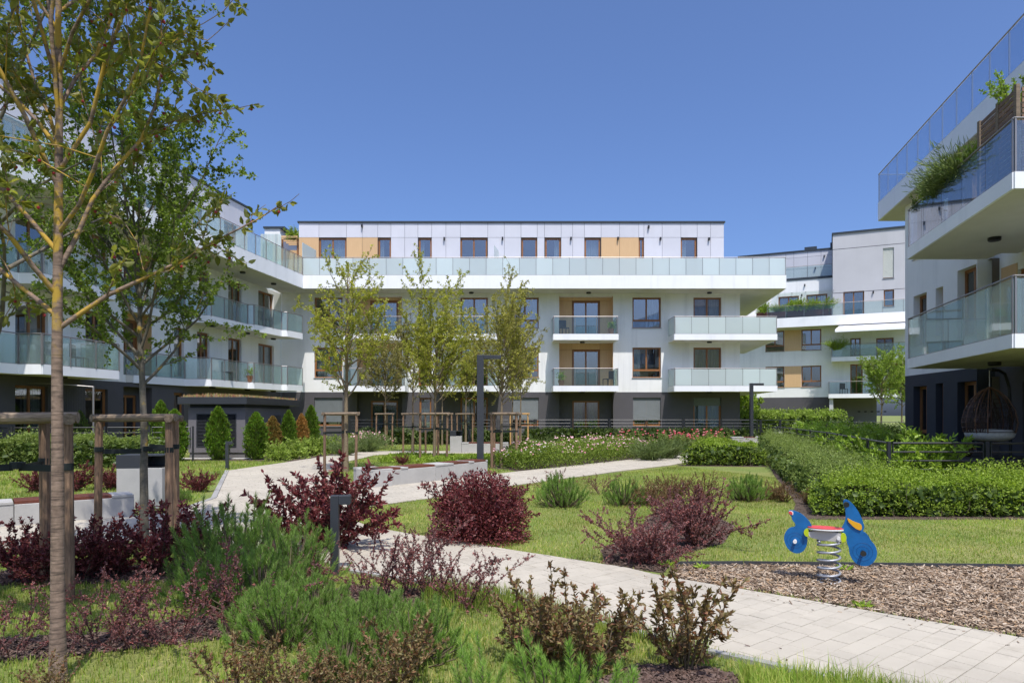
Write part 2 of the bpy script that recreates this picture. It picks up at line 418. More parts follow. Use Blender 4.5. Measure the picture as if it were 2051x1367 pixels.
def np_mesh(name, V, Fc, smooth=False):
    V = np.asarray(V, np.float32).reshape(-1, 3); Fc = np.asarray(Fc, np.int32)
    me = bpy.data.meshes.new(name)
    m, k = Fc.shape
    me.vertices.add(len(V)); me.vertices.foreach_set('co', V.ravel())
    me.loops.add(m * k); me.loops.foreach_set('vertex_index', Fc.ravel())
    me.polygons.add(m); me.polygons.foreach_set('loop_start', np.arange(0, m * k, k, dtype=np.int32))
    me.update(calc_edges=True)
    if smooth: me.polygons.foreach_set('use_smooth', np.ones(m, bool))
    return me

class Frame:
    """a facade line on plan: origin, direction along the wall (u) and outward normal (n)"""
    def __init__(s, o, d, flip=False):
        l = math.hypot(*d); s.o = o; s.d = (d[0] / l, d[1] / l)
        s.n = (-s.d[1], s.d[0]) if flip else (s.d[1], -s.d[0])
    def xy(s, u, n=0.0): return (s.o[0] + s.d[0] * u + s.n[0] * n, s.o[1] + s.d[1] * u + s.n[1] * n)
    def p(s, u, n, z): x, y = s.xy(u, n); return (x, y, z)
    def u(s, px, n=0.0):       # where a picture column meets the wall plane
        t = (px - CX) / FPX
        ox, oy = s.xy(0, n)
        return (t * oy - ox) / (s.d[0] - t * s.d[1])
    def z(s, px, py, n=0.0): return pZ(py, s.xy(s.u(px, n), n)[1])

def wall(F, u0, u1, z0, z1, holes, n=0.0, depth=0.18, mb=None):
    """wall face with real openings and reveals"""
    mb = mb or MB()
    us = sorted({u0, u1, *[h[0] for h in holes], *[h[1] for h in holes]}); us = [u for u in us if u0 - 1e-6 <= u <= u1 + 1e-6]
    zs = sorted({z0, z1, *[h[2] for h in holes], *[h[3] for h in holes]}); zs = [z for z in zs if z0 - 1e-6 <= z <= z1 + 1e-6]
    for a, b in zip(us, us[1:]):
        for c, d in zip(zs, zs[1:]):
            if b - a < 1e-5 or d - c < 1e-5: continue
            mu, mz = (a + b) / 2, (c + d) / 2
            if any(h[0] < mu < h[1] and h[2] < mz < h[3] for h in holes): continue
            mb.quad(F.p(a, n, c), F.p(b, n, c), F.p(b, n, d), F.p(a, n, d))
    for h in holes:
        a, b, c, d = h[:4]; m = n - (h[4] if len(h) > 4 else depth)
        mb.quad(F.p(a, n, c), F.p(a, n, d), F.p(a, m, d), F.p(a, m, c))
        mb.quad(F.p(b, n, c), F.p(b, m, c), F.p(b, m, d), F.p(b, n, d))
        mb.quad(F.p(a, n, d), F.p(b, n, d), F.p(b, m, d), F.p(a, m, d))
        mb.quad(F.p(a, n, c), F.p(a, m, c), F.p(b, m, c), F.p(b, n, c))
    return mb
def flush(mb, name, mat, parent, bevel=0.0):     # like build, but keeps face directions as drawn (open sheets)
    off = OFF.get(parent.name, (0, 0, 0))
    me = bpy.data.meshes.new(name)
    me.from_pydata([(x - off[0], y - off[1], z - off[2]) for x, y, z in mb.v], [], mb.f); me.update()
    return _link(name, me, mat, parent)

def window(F, parent, u0, u1, z0, z1, n=-0.13, leaves=2, transom=None, curtain=None, sill=True, shutter=0.0, shut_mat='shutter', pane='pane', wood_mat='window_wood', room=1.2):
    """timber window: outer frame + sashes, separate panes, room behind"""
    fw, sw, d = 0.055, 0.05, 0.07
    f = MB()
    f.fbox(F, u0, u0 + fw, n - d, n, z0, z1); f.fbox(F, u1 - fw, u1, n - d, n, z0, z1)
    f.fbox(F, u0 + fw, u1 - fw, n - d, n, z1 - fw, z1); f.fbox(F, u0 + fw, u1 - fw, n - d, n, z0, z0 + fw)
    zt = None
    if transom:
        zt = z0 + (z1 - z0) * transom
        f.fbox(F, u0 + fw, u1 - fw, n - d, n, zt - 0.035, zt + 0.035)
    zb = (zt + 0.035) if zt else z0 + fw
    cells = []
    wd = (u1 - u0 - 2 * fw)
    for i in range(leaves):
        a = u0 + fw + wd * i / leaves; b = u0 + fw + wd * (i + 1) / leaves
        m = n - 0.012
        f.fbox(F, a + .002, a + sw, n - d + .004, m, zb, z1 - fw); f.fbox(F, b - sw, b - .002, n - d + .004, m, zb, z1 - fw)
        f.fbox(F, a + sw, b - sw, n - d + .004, m, z1 - fw - sw, z1 - fw); f.fbox(F, a + sw, b - sw, n - d + .004, m, zb, zb + sw)
        cells.append((a + sw, b - sw, zb + sw, z1 - fw - sw))
    if zt: cells.append((u0 + fw, u1 - fw, z0 + fw, zt - 0.035))
    wo = f.build('window', 'window_wood' if wood_mat is None else wood_mat, parent)
    for a, b, c, e in cells:
        MB().fbox(F, a, b, n - 0.045, n - 0.035, c, e).build('pane', pane, wo)
    if sill:
        MB().fbox(F, u0 - .04, u1 + .04, n + .001, 0.05, z0 - .035, z0 - .004).build('sill', 'sill', wo)
    # room behind
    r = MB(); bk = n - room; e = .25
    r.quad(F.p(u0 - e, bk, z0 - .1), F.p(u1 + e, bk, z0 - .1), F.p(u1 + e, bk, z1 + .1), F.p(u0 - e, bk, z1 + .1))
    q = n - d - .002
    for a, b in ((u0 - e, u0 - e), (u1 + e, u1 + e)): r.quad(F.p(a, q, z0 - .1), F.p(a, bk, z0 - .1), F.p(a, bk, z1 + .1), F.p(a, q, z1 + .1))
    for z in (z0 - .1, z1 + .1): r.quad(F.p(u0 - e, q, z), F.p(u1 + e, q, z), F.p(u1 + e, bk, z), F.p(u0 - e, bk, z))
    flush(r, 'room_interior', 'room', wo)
    if curtain:
        for (c0, c1, cm) in curtain:
            a, b = u0 + (u1 - u0) * c0, u0 + (u1 - u0) * c1
            k = max(6, int((b - a) / 0.05)); vs = []; fs = []
            for i in range(k + 1):
                u = a + (b - a) * i / k; nn = n - 0.2 - 0.035 * math.sin(i * 1.9 + a * 7)
                vs += [F.p(u, nn, z0 + .02), F.p(u, nn, z1 - .05)]
                if i: fs.append((2 * i - 2, 2 * i, 2 * i + 1, 2 * i - 1))
            m = MB(); m.add(vs, fs); flush(m, 'curtain', cm, wo)
    if shutter:
        m = MB(); zs = z1 - (z1 - z0) * shutter; k = int((z1 - zs) / 0.055); q = n + .05
        for i in range(k):
            a = zs + (z1 - zs) * i / k; b = zs + (z1 - zs) * (i + 1) / k
            m.add([F.p(u0 + .01, q - .02, a), F.p(u1 - .01, q - .02, a), F.p(u1 - .01, q, (a + b) / 2), F.p(u0 + .01, q, (a + b) / 2), F.p(u1 - .01, q - .02, b - .004), F.p(u0 + .01, q - .02, b - .004)], [(0, 1, 2, 3), (3, 2, 4, 5)])
        flush(m, 'roller_shutter', shut_mat, wo)
    return wo

def railing(parent, pts, z0, h=1.08, glass='glass_semi', step=1.0, post=0.016, rail=0.022, posts=True, out=0.0):
    hr = MB()
    for a, b in zip(pts, pts[1:]):
        l = math.hypot(b[0] - a[0], b[1] - a[1]); k = max(1, round(l / step))
        dx, dy = (b[0] - a[0]) / l, (b[1] - a[1]) / l
        for i in range(k):
            p = (a[0] + dx * (l * i / k + .012), a[1] + dy * (l * i / k + .012)); q = (a[0] + dx * (l * (i + 1) / k - .012), a[1] + dy * (l * (i + 1) / k - .012))
            MB().bar(p, q, 0.014, z0 + 0.02, z0 + h - 0.05).build('glass_panel', glass, parent)
        if posts:
            for i in range(k + 1):
                p = (a[0] + dx * l * i / k, a[1] + dy * l * i / k)
                c = (p[0] - dy * .03, p[1] + dx * .03)
                MB().bar((c[0] - dx * post, c[1] - dy * post), (c[0] + dx * post, c[1] + dy * post), 0.03, z0 - .02, z0 + h - .02).build('rail_post', 'rail_steel', parent)
        hr.tube([(a[0], a[1], z0 + h), (b[0], b[1], z0 + h)], rail, 8)
        hr.bar(a, b, 0.04, z0 + .002, z0 + .018)
    hr.build('handrail', 'rail_steel', parent)

def balcony(parent, poly, zb, zt, rails, glass='glass_semi', h=1.08, step=1.0, name='balcony', fascia=0.03):
    """slab with soffit, white fascia on the open edges and a glass railing. rails: list of point lists"""
    s = MB().prism(poly, zb, zt - .01).build(name, 'soffit', parent)
    for pts in rails:
        f = MB()
        for a, b in zip(pts, pts[1:]): f.bar(a, b, fascia * 2, zb - .012, zt)
        f.build('fascia', 'fascia', s)
        railing(s, pts, zt, h, glass, step)
    return s
def ceiling_lamp(parent, x, y, z):
    MB().lathe([(0.0, -0.09), (0.13, -0.09), (0.15, -0.07), (0.15, 0.0), (0.0, 0.0)], 16, (x, y, z - .001)).build('ceiling_lamp', 'lamp_black', parent)
def wall_lamp(F, parent, u, z, n):
    MB().fbox(F, u - .05, u + .05, n + .001, n + .16, z - .09, z + .09).build('wall_lamp', 'lamp_black', parent, bevel=.008)
# ================================================================== CENTRAL BUILDING
S1B, S1T, S2B, S2T, S3B, S3T = 3.09, 3.42, 6.21, 6.56, 9.29, 10.08
ROOF = 13.98
YC, YB, YT = 43.0, 41.4, 41.2
CB = thing('apartment_building', 'white apartment block across the courtyard with grey panelled roof storey and long glass terrace', 'building', (0, YC, 0))
FC = Frame((0.0, YC), (1, 0))
XL, XR = -14.55, 14.36
cu = lambda px: pX(px, YC)
cz = lambda py: pZ(py, YC)
Z1B, Z1T = cz(756), cz(695.5)      # first floor window
Z2B, Z2T = cz(656.5), cz(595.3)
G0, G1 = 0.72, cz(796)
wins = []      # (kind, u0,u1,z0,z1, opts)
def W(a, b, z0, z1, **k): wins.append((cu(a), cu(b), z0, z1, k))
# first and second floor
for fl, (zb, zt, db) in enumerate(((Z1B, Z1T, S1T + .06), (Z2B, Z2T, S2T + .06))):
    W(629.5, 686, zb, zt, transom=.24, curtain=[(.05, .6, 'curtain')] if fl == 0 else None)
    W(838, 864, db, zt, leaves=1, curtain=[(.1, .5, 'curtain')] if fl else None, sill=False)
    W(922, 977, db, zt, sill=False, curtain=[(.55, .95, 'curtain')] if fl else None)
    W(1024, 1079, zb, zt, transom=.24, curtain=[(0.02, .4, 'curtain')] if fl == 0 else [(.6, .98, 'curtain')])
    W(1266.7, 1324, zb, zt, transom=.24, curtain=[(.5, .98, 'curtain')] if fl else [(.02, .3, 'curtain')])
    W(1389, 1445, db, zt, sill=False, curtain=[(.02, .98, 'curtain_yellow')] if fl == 0 else [(.6, .98, 'curtain')])
# ground floor
W(629.5, 686, .95, G1, shutter=.86, leaves=1)
W(840, 864, .72, G1, leaves=1, sill=False, curtain=[(.05, .95, 'curtain')])
W(922, 977, .42, G1, sill=False, curtain=[(.05, .5, 'curtain')])
W(1024, 1079, .95, G1, shutter=.76)
W(1268, 1323.5, .95, G1, shutter=.80)
W(1389, 1444.5, .42, G1, sill=False, shutter=.22, curtain=[(.03, .45, 'curtain'), (.55, .97, 'curtain')])
LOG = [(cu(715), cu(805)), (cu(1120), cu(1228))]       # loggia recesses
LD = 0.55
holes_hi = [w[:4] for w in wins if w[2] > 3] + [(a, b, z0, z1, LD) for a, b in LOG for z0, z1 in ((S1T - .02, S2B + .0), (S2T - .02, S3B - .16))]
holes_lo = [w[:4] for w in wins if w[2] < 3] + [(a, b, .36, S1B - .06, LD) for a, b in LOG]
flush(wall(FC, XL, XR, S1B, S3B, holes_hi, 0), 'wall', 'render_white', CB)
flush(wall(FC, XL, XR, -.1, S1B, holes_lo, 0), 'plinth_wall', 'render_dark', CB)
crs = random.Random(21)
for u0, u1, z0, z1, k in wins:
    if not k.get('curtain'): k['curtain'] = crs.choice([[(.02, .28, 'curtain')], [(.7, .98, 'curtain')], [(.02, .2, 'curtain'), (.8, .98, 'curtain')], None])
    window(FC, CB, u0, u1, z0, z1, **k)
def loggia(F, parent, a, b, z0, z1, wa, wb, wt, mat='timber_panel', ground=False, curtain=None):
    n = -LD
    flush(wall(F, a, b, z0, z1, [(wa, wb, z0 + .05, wt)], n, .12), 'loggia_wall', 'render_dark' if ground else 'window_wood', parent)
    if not ground:
        g = .006
        for (p, q, r, s) in ((a, wa - .03, z0, wt), (wb + .03, b, z0, wt), (a, wa - .03, wt, z1), (wa - .03, wb + .03, wt + .03, z1), (wb + .03, b, wt, z1)):
            MB().fbox(F, p + g, q - g, n, n + .025, r + g, s - g).build('timber_panel', mat, parent)
        for p, q in ((a + .001, a + .026), (b - .026, b - .001)):
            MB().fbox(F, p, q, n + .03, -.012, z0 + g, z1 - g).build('timber_panel', mat, parent)
    F2 = Frame(F.xy(0, n + .13 - .13), F.d); F2.n = F.n
    window(F2, parent, wa, wb, z0 + .05, wt, n=-.06, sill=False, curtain=curtain)
for i, (a, b) in enumerate(LOG):
    wa, wb = (cu(739), cu(794)) if i == 0 else (cu(1148), cu(1203))
    loggia(FC, CB, a, b, S1T - .02, S2B, wa, wb, cz(699))
    loggia(FC, CB, a, b, S2T - .02, S3B - .16, wa, wb, cz(600))
    loggia(FC, CB, a, b, .36, S1B - .06, wa, wb, 2.55, ground=True, curtain=[(.03, .4, 'curtain'), (.6, .97, 'curtain')])
# shell behind the facade: end walls, back, flat roof
sh = MB()
sh.quad((XR, YC, -.1), (XR + 1.5, 55, -.1), (XR + 1.5, 55, S3B), (XR, YC, S3B))
sh.quad((XL, 55, -.1), (XR + 1.5, 55, -.1), (XR + 1.5, 55, S3B), (XL, 55, S3B))
sh.quad((XL, YC, -.1), (XL, 55, -.1), (XL, 55, S3B), (XL, YC, S3B))
flush(sh, 'end_wall', 'render_white', CB)
# balconies
def pbal(px0, px1, zb, zt, glass, depth=YC - YB):
    x0, x1 = pX(px0, YB), pX(px1, YB)
    pts = [(x0, YC - .001), (x0, YB), (x1, YB), (x1, YC - .001)]
    b = balcony(CB, [(x0 + .01, YC - .002), (x0 + .01, YB + .01), (x1 - .01, YB + .01), (x1 - .01, YC - .002)], zb, zt, [pts], glass, 1.06, 1.28)
    ceiling_lamp(b, (x0 + x1) / 2 - .1, YC - .55, zb)
for zb, zt in ((S1B, S1T), (S2B, S2T)):
    pbal(688, 810, zb, zt, 'glass_clear'); pbal(876, 999, zb, zt, 'glass_clear'); pbal(1108.7, 1238, zb, zt, 'glass_clear')
    x0, x1 = pX(1351, YB), pX(1556, YB)
    pts = [(x0, YC - .001), (x0, YB), (x1, YB), (x1 + 1.2, YB + 9.5)]
    b = balcony(CB, [(x0 + .01, YC - .002), (x0 + .01, YB + .01), (x1 - .01, YB + .01), (x1 + 1.19, YB + 9.5), (XR + 1.2, YB + 9.5), (XR + .01, YC - .002)], zb, zt, [pts], 'glass_frost', 1.06, 1.02)
    ceiling_lamp(b, pX(1421, YC - .6), YC - .6, zb)
# terrace slab of the roof storey
TX0, TX1 = -12.62, pX(1574, YT)
tpts = [(TX0, YT), (TX1, YT), (TX1 + 1.55, YT + 11.5)]
ts = MB().prism([(TX0 - 1.9, YT + .01), (TX1 - .01, YT + .01), (TX1 + 1.54, YT + 11.5), (TX0 - 1.9, YT + 11.5)], S3B, S3B + .3).build('roof_terrace', 'soffit', CB)
fm = MB().bar((TX0 + .02, YT), (TX1, YT), .06, S3B - .012, S3T); fm.bar((TX1, YT), (TX1 + 1.55, YT + 11.5), .06, S3B - .012, S3T)
fm.build('fascia', 'fascia', ts)
railing(ts, tpts, S3T, 1.07, 'glass_frost', 1.0)
for px in (748, 944, 1179, 1421): ceiling_lamp(ts, pX(px, YC - .5), YC - .5, S3B)
# roof storey: backing wall, panels, windows
NP = -0.6; YP = YC + .6
FP = Frame((0.0, YP), (1, 0))
pu = lambda px: pX(px, YP)
PZ0, PZ1, PZM = S3B + .3, ROOF - .02, pZ(475.5, YP)
pw = [(638.7, 693.5, 2), (757.5, 783, 1), (838.7, 864.6, 1), (922, 976, 2), (1044.5, 1075.7, 1), (1091.8, 1123.3, 1), (1171, 1202.7, 1), (1279.5, 1289.8, 1), (1363.7, 1395.5, 1)]
ph = [(pu(a), pu(b), PZ0 + .05, PZM - .02) for a, b, k in pw]
PXL, PXR = pu(598.4), pu(1450)
flush(wall(FP, PXL, PXR, PZ0, PZ1, ph, -.03, .14), 'roof_storey_wall', 'anthracite', CB)
for (a, b, k), h in zip(pw, ph): window(FP, CB, h[0], h[1], h[2], h[3], n=-.1, leaves=k, sill=False, curtain=crs.choice([None, [(.02, .4, 'curtain')], [(.6, .98, 'curtain')], [(.03, .97, 'curtain')]]))
jts = [598.4, 638.7, 694, 725.5, 756.5, 783, 810.5, 837, 864.6, 893, 922, 977, 1010, 1043.5, 1076, 1090.5, 1124, 1147, 1170.5, 1204, 1241, 1279.5, 1289.8, 1326.3, 1363.7, 1396.5, 1423.3, 1450]
TIMB = [(598.4, 638.7), (694, 725.5), (725.5, 756.5), (1204, 1241), (1241, 1279.5)]
for a, b in zip(jts, jts[1:]):
    g = .009
    MB().fbox(FP, pu(a) + g, pu(b) - g, -.03, 0, PZM + g, PZ1 - .06).build('facade_panel', 'facade_panel', CB)
    if not any(p0 - 2 < (a + b) / 2 < p1 + 2 for p0, p1, k in pw):
        tm = any(t0 - 1 < (a + b) / 2 < t1 + 1 for t0, t1 in TIMB)
        MB().fbox(FP, pu(a) + g, pu(b) - g, -.03, 0, PZ0 + .01, PZM - g).build('facade_panel', 'timber_panel' if tm else 'facade_panel', CB)
rf = MB(); rf.box(PXL + .02, PXR - .02, YP + 1.6, 55, PZ0, PZ1 - .05)
rf.build('roof_storey_core', 'facade_panel', CB)
for xx in (PXL, PXR - .06): MB().box(xx, xx + .06, YP + .031, YP + 1.6, PZ0, PZ1 - .05).build('roof_storey_side', 'facade_panel', CB)
MB().box(PXL - .07, PXR + .07, YP - .07, 55.1, PZ1 - .05, PZ1 + .05).build('roof', 'roof_edge', CB)
for px, py in ((725.5, 453), (890, 478.5), (1006.5, 478), (1143.5, 478), (1237.5, 478), (1322.5, 478.5), (1419.5, 479), (1298.7, 455)):
    wall_lamp(FP, CB, pu(px), pZ(py, YP), 0)
# privacy screens standing on the terrace
for x, y0, y1 in ((pX(606, 41.4), 41.35, 43.4), (pX(990, 42.2), 42.1, 43.5)):
    MB().bar((x, y0), (x + .25, y1), .02, S3T + .1 if x < -5 else S3B + .32, 12.1).build('privacy_screen', 'glass_frost', CB)

# ================================================================== LEFT BUILDING
LB = thing('apartment_building', 'long white apartment block on the left with zigzag glass balconies, behind the crab apple tree', 'building', (-16.5, 30, 0))
LA = R(9.4)
FL = Frame((-14.55, 43.0), (-math.sin(LA), -math.cos(LA)), True)
ULEN = 28.0
lw = [(.9, 2.7, 2), (4.5, 5.8, 2), (7.5, 8.55, 2), (9.6, 10.35, 1), (14.6, 15.8, 2), (17.6, 19.0, 2), (20.4, 21.2, 1), (23.0, 24.4, 2)]
lh = []
for a, b, k in lw:
    lh += [(a, b, S1T + .08, Z1T, k), (a, b, S2T + .08, Z2T, k)]
ll = (11.9, 13.7)
hl = [h[:4] for h in lh] + [(ll[0], ll[1], S1T - .02, S2B, LD), (ll[0], ll[1], S2T - .02, S3B - .16, LD)]
flush(wall(FL, .01, ULEN, S1B, S3B, hl), 'wall', 'render_white', LB)
gl = [(a, b, .45, G1, k) for a, b, k in lw]
flush(wall(FL, .01, ULEN, -.1, S1B, [h[:4] for h in gl] + [(ll[0], ll[1], .36, 2.9, LD)]), 'plinth_wall', 'render_dark', LB)
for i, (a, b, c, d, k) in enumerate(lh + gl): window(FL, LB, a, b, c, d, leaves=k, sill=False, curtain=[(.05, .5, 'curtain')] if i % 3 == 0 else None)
loggia(FL, LB, ll[0], ll[1], S1T - .02, S2B, 12.2, 13.4, Z1T)
loggia(FL, LB, ll[0], ll[1], S2T - .02, S3B - .16, 12.2, 13.4, Z2T)
loggia(FL, LB, ll[0], ll[1], .36, 2.9, 12.2, 13.4, 2.55, ground=True)
bal_runs = [
    [(-12.62, 41.05), (-13.05, 39.6), (-13.35, 39.5), (-13.98, 36.95), (-14.3, 36.9), (-14.86, 33.7), (-16.0, 33.35), (-16.55, 30.4), (-16.95, 29.6)],
    [(-15.65, 27.15), (-16.22, 23.55), (-17.0, 23.5), (-17.5, 20.2)],
    [(-16.9, 19.6), (-17.55, 15.6)]]
def lwall(Y): return -14.55 - math.tan(LA) * (43.0 - Y)
for zb, zt in ((S1B, S1T), (S2B, S2T)):
    for ri, run in enumerate(bal_runs):
        y0, y1 = run[0][1], run[-1][1]
        poly = run + [(lwall(y1) + .01, y1), (lwall(y0) + .01, y0)]
        pts = list(run)
        if ri: pts = [(lwall(y0) + .01, y0)] + pts
        pts = pts + [(lwall(y1) + .01, y1)]
        b = balcony(LB, poly, zb, zt, [pts], 'glass_semi', 1.06, 1.05)
        for yy in ((40.6, 37.8, 34.6) if ri == 0 else ((25.4,) if ri == 1 else ())):
            ceiling_lamp(b, lwall(yy) + .75, yy, zb)
Lx = lambda Y: -12.62 - (41.2 - Y) * 0.1655
t2 = MB().prism([(Lx(41.19), 41.19), (Lx(15) + .0, 15), (-26, 15), (-26, 41.19)], S3B, S3B + .3).build('roof_terrace', 'soffit', LB)
MB().bar((Lx(41.18), 41.18), (Lx(15), 15), .06, S3B - .012, S3T).build('fascia', 'fascia', t2)
railing(t2, [(Lx(41.1), 41.1), (Lx(15), 15)], S3T, 1.07, 'glass_semi', 1.05)
for yy in (39.6, 36.4, 33.2, 30, 26): ceiling_lamp(t2, Lx(yy) - .95, yy, S3B)
# roof storey
FLP = Frame(FL.xy(2.6, -.75), FL.d); FLP.n = FL.n
lpw = [(1.2, 2.4, 2), (4.4, 5.2, 1), (8.0, 9.2, 2), (11.4, 12.2, 1), (15, 16.2, 2)]
flush(wall(FLP, 0, 24, PZ0, PZ1, [(a, b, PZ0 + .05, 12.5) for a, b, k in lpw], -.03, .14), 'roof_storey_wall', 'anthracite', LB)
for a, b, k in lpw: window(FLP, LB, a, b, PZ0 + .05, 12.5, n=-.1, leaves=k, sill=False)
edges = sorted({0, 24, 2.4 - 1.2, 2.4, 3.4, 4.4, 5.2, 6.6, 8.0, 9.2, 10.3, 11.4, 12.2, 13.6, 15, 16.2, 17.6, 19.2, 20.8, 22.4})
for i, (a, b) in enumerate(zip(edges, edges[1:])):
    g = .009
    MB().fbox(FLP, a + g, b - g, -.03, 0, 12.52 + g, PZ1 - .06).build('facade_panel', 'facade_panel', LB)
    if not any(p - .05 < (a + b) / 2 < q + .05 for p, q, k in lpw):
        MB().fbox(FLP, a + g, b - g, -.03, 0, PZ0 + .01, 12.52 - g).build('facade_panel', 'timber_panel' if i in (5, 6) else 'facade_panel', LB)
MB().fbox(FLP, .02, 24, -7, -1.6, PZ0, PZ1 - .05).build('roof_storey_core', 'facade_panel', LB)
MB().fbox(FLP, -.07, 24.1, -7, .07, PZ1 - .05, PZ1 + .05).build('roof', 'roof_edge', LB)
MB().quad(FL.p(ULEN, 0, -.1), FL.p(ULEN, -9, -.1), FL.p(ULEN, -9, S3B), FL.p(ULEN, 0, S3B))
sh = MB(); sh.quad(FL.p(ULEN, 0, -.1), FL.p(ULEN, -9, -.1), FL.p(ULEN, -9, S3B), FL.p(ULEN, 0, S3B)); sh.quad(FL.p(0, -9, -.1), FL.p(ULEN, -9, -.1), FL.p(ULEN, -9, S3B), FL.p(0, -9, S3B))
flush(sh, 'end_wall', 'render_white', LB)
# roof blocks and pergola in the inner corner
MB().box(pX(530, 46), pX(561, 46), 46, 52, S3B + .3, 14.2).build('stair_block', 'render_white', LB)
MB().box(pX(528, 46), pX(571, 46), 45.9, 52.1, 14.2, 14.32).build('block_roof', 'roof_edge', LB)
MB().box(pX(578, 50), pX(599, 50), 50, 56, S3B + .3, 14.65).build('stair_block', 'render_white', LB)
MB().box(pX(577, 50), pX(601, 50), 49.9, 56.1, 14.65, 14.78).build('block_roof', 'roof_edge', LB)
pg = MB()
for px in (566, 597): pg.box(pX(px, 45) - .05, pX(px, 45) + .05, 44.9, 45, S3B + .3, 13.2)
pg.build('pergola_post', 'window_wood', LB)
for i in range(5): MB().box(pX(562, 45), pX(600, 45), 44.6 + i * .5, 44.68 + i * .5, 13.22, 13.36).build('pergola_beam', 'timber_panel', LB)
MB().box(pX(563, 47.5), pX(600, 47.5), 47.5, 47.6, S3B + .3, 13.1).build('pergola_wall', 'timber_panel', LB)
for i in range(6): MB().bar((pX(522 + i * 7, 43.6), 43.6), (pX(528.2 + i * 7, 43.6), 43.6), .02, S3B + .32, 13.2).build('glass_screen', 'glass_frost', LB)

# ================================================================== RIGHT BUILDING (near)
RB = thing('apartment_building', 'near white apartment block at the right edge with deep glass balconies and dark ground floor', 'building', (14, 20, 0))
FR = Frame((14.40, 25.0), (-0.117, -0.993))
RU = 15.0
def ru(px): return FR.u(px)
cor = ru(1957)
rwin = []
for (a, b, tg, bg_, t1, b1) in ((1829.5, 1856.5, 774, 903, 594, 638), (1874, 1889.5, 768, 900, 578, 611), (1917.5, 1956.5, 765, 897, 543, 598)):
    ua, ub = ru(a), ru(b) - .02
    k = 1 if a == 1874 else 2
    rwin.append((ua, ub, .62, FR.z(a, tg), k, None))
    rwin.append((ua, ub, 4.1 if k == 2 else 4.3, FR.z(a, t1), k, None))
    rwin.append((ua, ub, 7.2, 9.0, k, None))
REC = .5
hr = [w[:4] for w in rwin if w[2] > 3]; hg = [w[:4] for w in rwin if w[2] < 3]
flush(wall(FR, 0, cor, S1B, S3B, hr, 0, .3), 'wall', 'render_white', RB)
flush(wall(FR, 0, cor, -.1, S1B, hg, 0, .3), 'plinth_wall', 'render_navy', RB)
# recessed bay next to the corner
dh = [(cor + 1.1, cor + 2.9, S1T + .05, 5.75), (cor + 1.1, cor + 2.9, S2T + .05, 8.85)]
flush(wall(FR, cor, RU, S1B, S3B, dh, -REC, .14), 'bay_wall', 'render_white', RB)
flush(wall(FR, cor, RU, -.1, S1B, [(cor + 1.3, cor + 3.0, .62, 2.62)], -REC, .14), 'bay_plinth_wall', 'render_dark', RB)
rt = MB(); rt.quad(FR.p(cor, 0, -.1), FR.p(cor, -REC, -.1), FR.p(cor, -REC, S1B), FR.p(cor, 0, S1B)); flush(rt, 'return_wall', 'render_navy', RB)
rt = MB(); rt.quad(FR.p(cor, 0, S1B), FR.p(cor, -REC, S1B), FR.p(cor, -REC, S3B), FR.p(cor, 0, S3B)); flush(rt, 'return_wall', 'render_white', RB)
for a, b, c, d, k, t in rwin: window(FR, RB, a, b, c, d, n=-.22, leaves=k, transom=.22 if (k == 2 and c < 3) else None, sill=c > 3, curtain=[(.1, .6, 'curtain')] if c < 3 else None)
FR2 = Frame(FR.xy(0, -REC), FR.d)
for a, b, c, d in dh + [(cor + 1.3, cor + 3.0, .62, 2.62)]: window(FR2, RB, a, b, c, d, n=-.08, leaves=2, sill=False)
for z0, z1 in ((S1T + .02, 5.95), (S2T + .02, 9.0)):
    for a, b in ((cor + .35, cor + 1.08), (cor + 2.92, cor + 3.6)):
        MB().fbox(FR, a, b, -REC, -REC + .03, z0, z1).build('timber_panel', 'timber_panel', RB)
sh = MB(); sh.quad(FR.p(0, 0, -.1), FR.p(0, -10, -.1), FR.p(0, -10, S3B), FR.p(0, 0, S3B)); sh.quad(FR.p(RU, -REC, -.1), FR.p(RU, -10, -.1), FR.p(RU, -10, S3B), FR.p(RU, -REC, S3B)); sh.quad(FR.p(0, -10, -.1), FR.p(RU, -10, -.1), FR.p(RU, -10, S3B), FR.p(0, -10, S3B))
flush(sh, 'end_wall', 'render_white', RB)
rwx = lambda Y, n=0: 14.40 - (25.0 - Y) * 0.117 / 0.993 - n
for zb, zt, hh, gm in ((S1B - .06, S1T - .12, 1.16, 'glass_semi'), (6.2, 6.52, 1.08, 'glass_blue')):
    pts = [(rwx(19.8) - .02, 19.8), (11.5, 19.8), (10.0, 13.6), (rwx(13.6) + .3, 13.6)]
    poly = [(rwx(19.8) - .01, 19.78), (11.51, 19.78), (10.02, 13.62), (rwx(13.6, -.45), 13.62), (rwx(19.1, -.45), 19.1), (rwx(19.1) - .01, 19.1)]
    b = balcony(RB, poly, zb, zt, [pts], gm, hh, 1.25)
    ceiling_lamp(b, 12.3, 17.4, zb)
# top terrace
TA, TB_ = (14.4, 26.8), (11.55, 13.8)
tt = MB().prism([TA, TB_, (24, 13.8), (24, 26.8)], S3B, S3B + .3).build('roof_terrace', 'soffit', RB)
fm = MB().bar((20, 26.8), TA, .06, S3B - .012, 9.98); fm.bar(TA, TB_, .06, S3B - .012, 9.98); fm.build('fascia', 'fascia', tt)
railing(tt, [(20, 26.8), TA, TB_], 9.98, 1.12, 'glass_blue', 1.0)
MB().box(17.5, 26, 14, 24, S3B + .3, 13.2).build('roof_storey', 'facade_panel', RB)

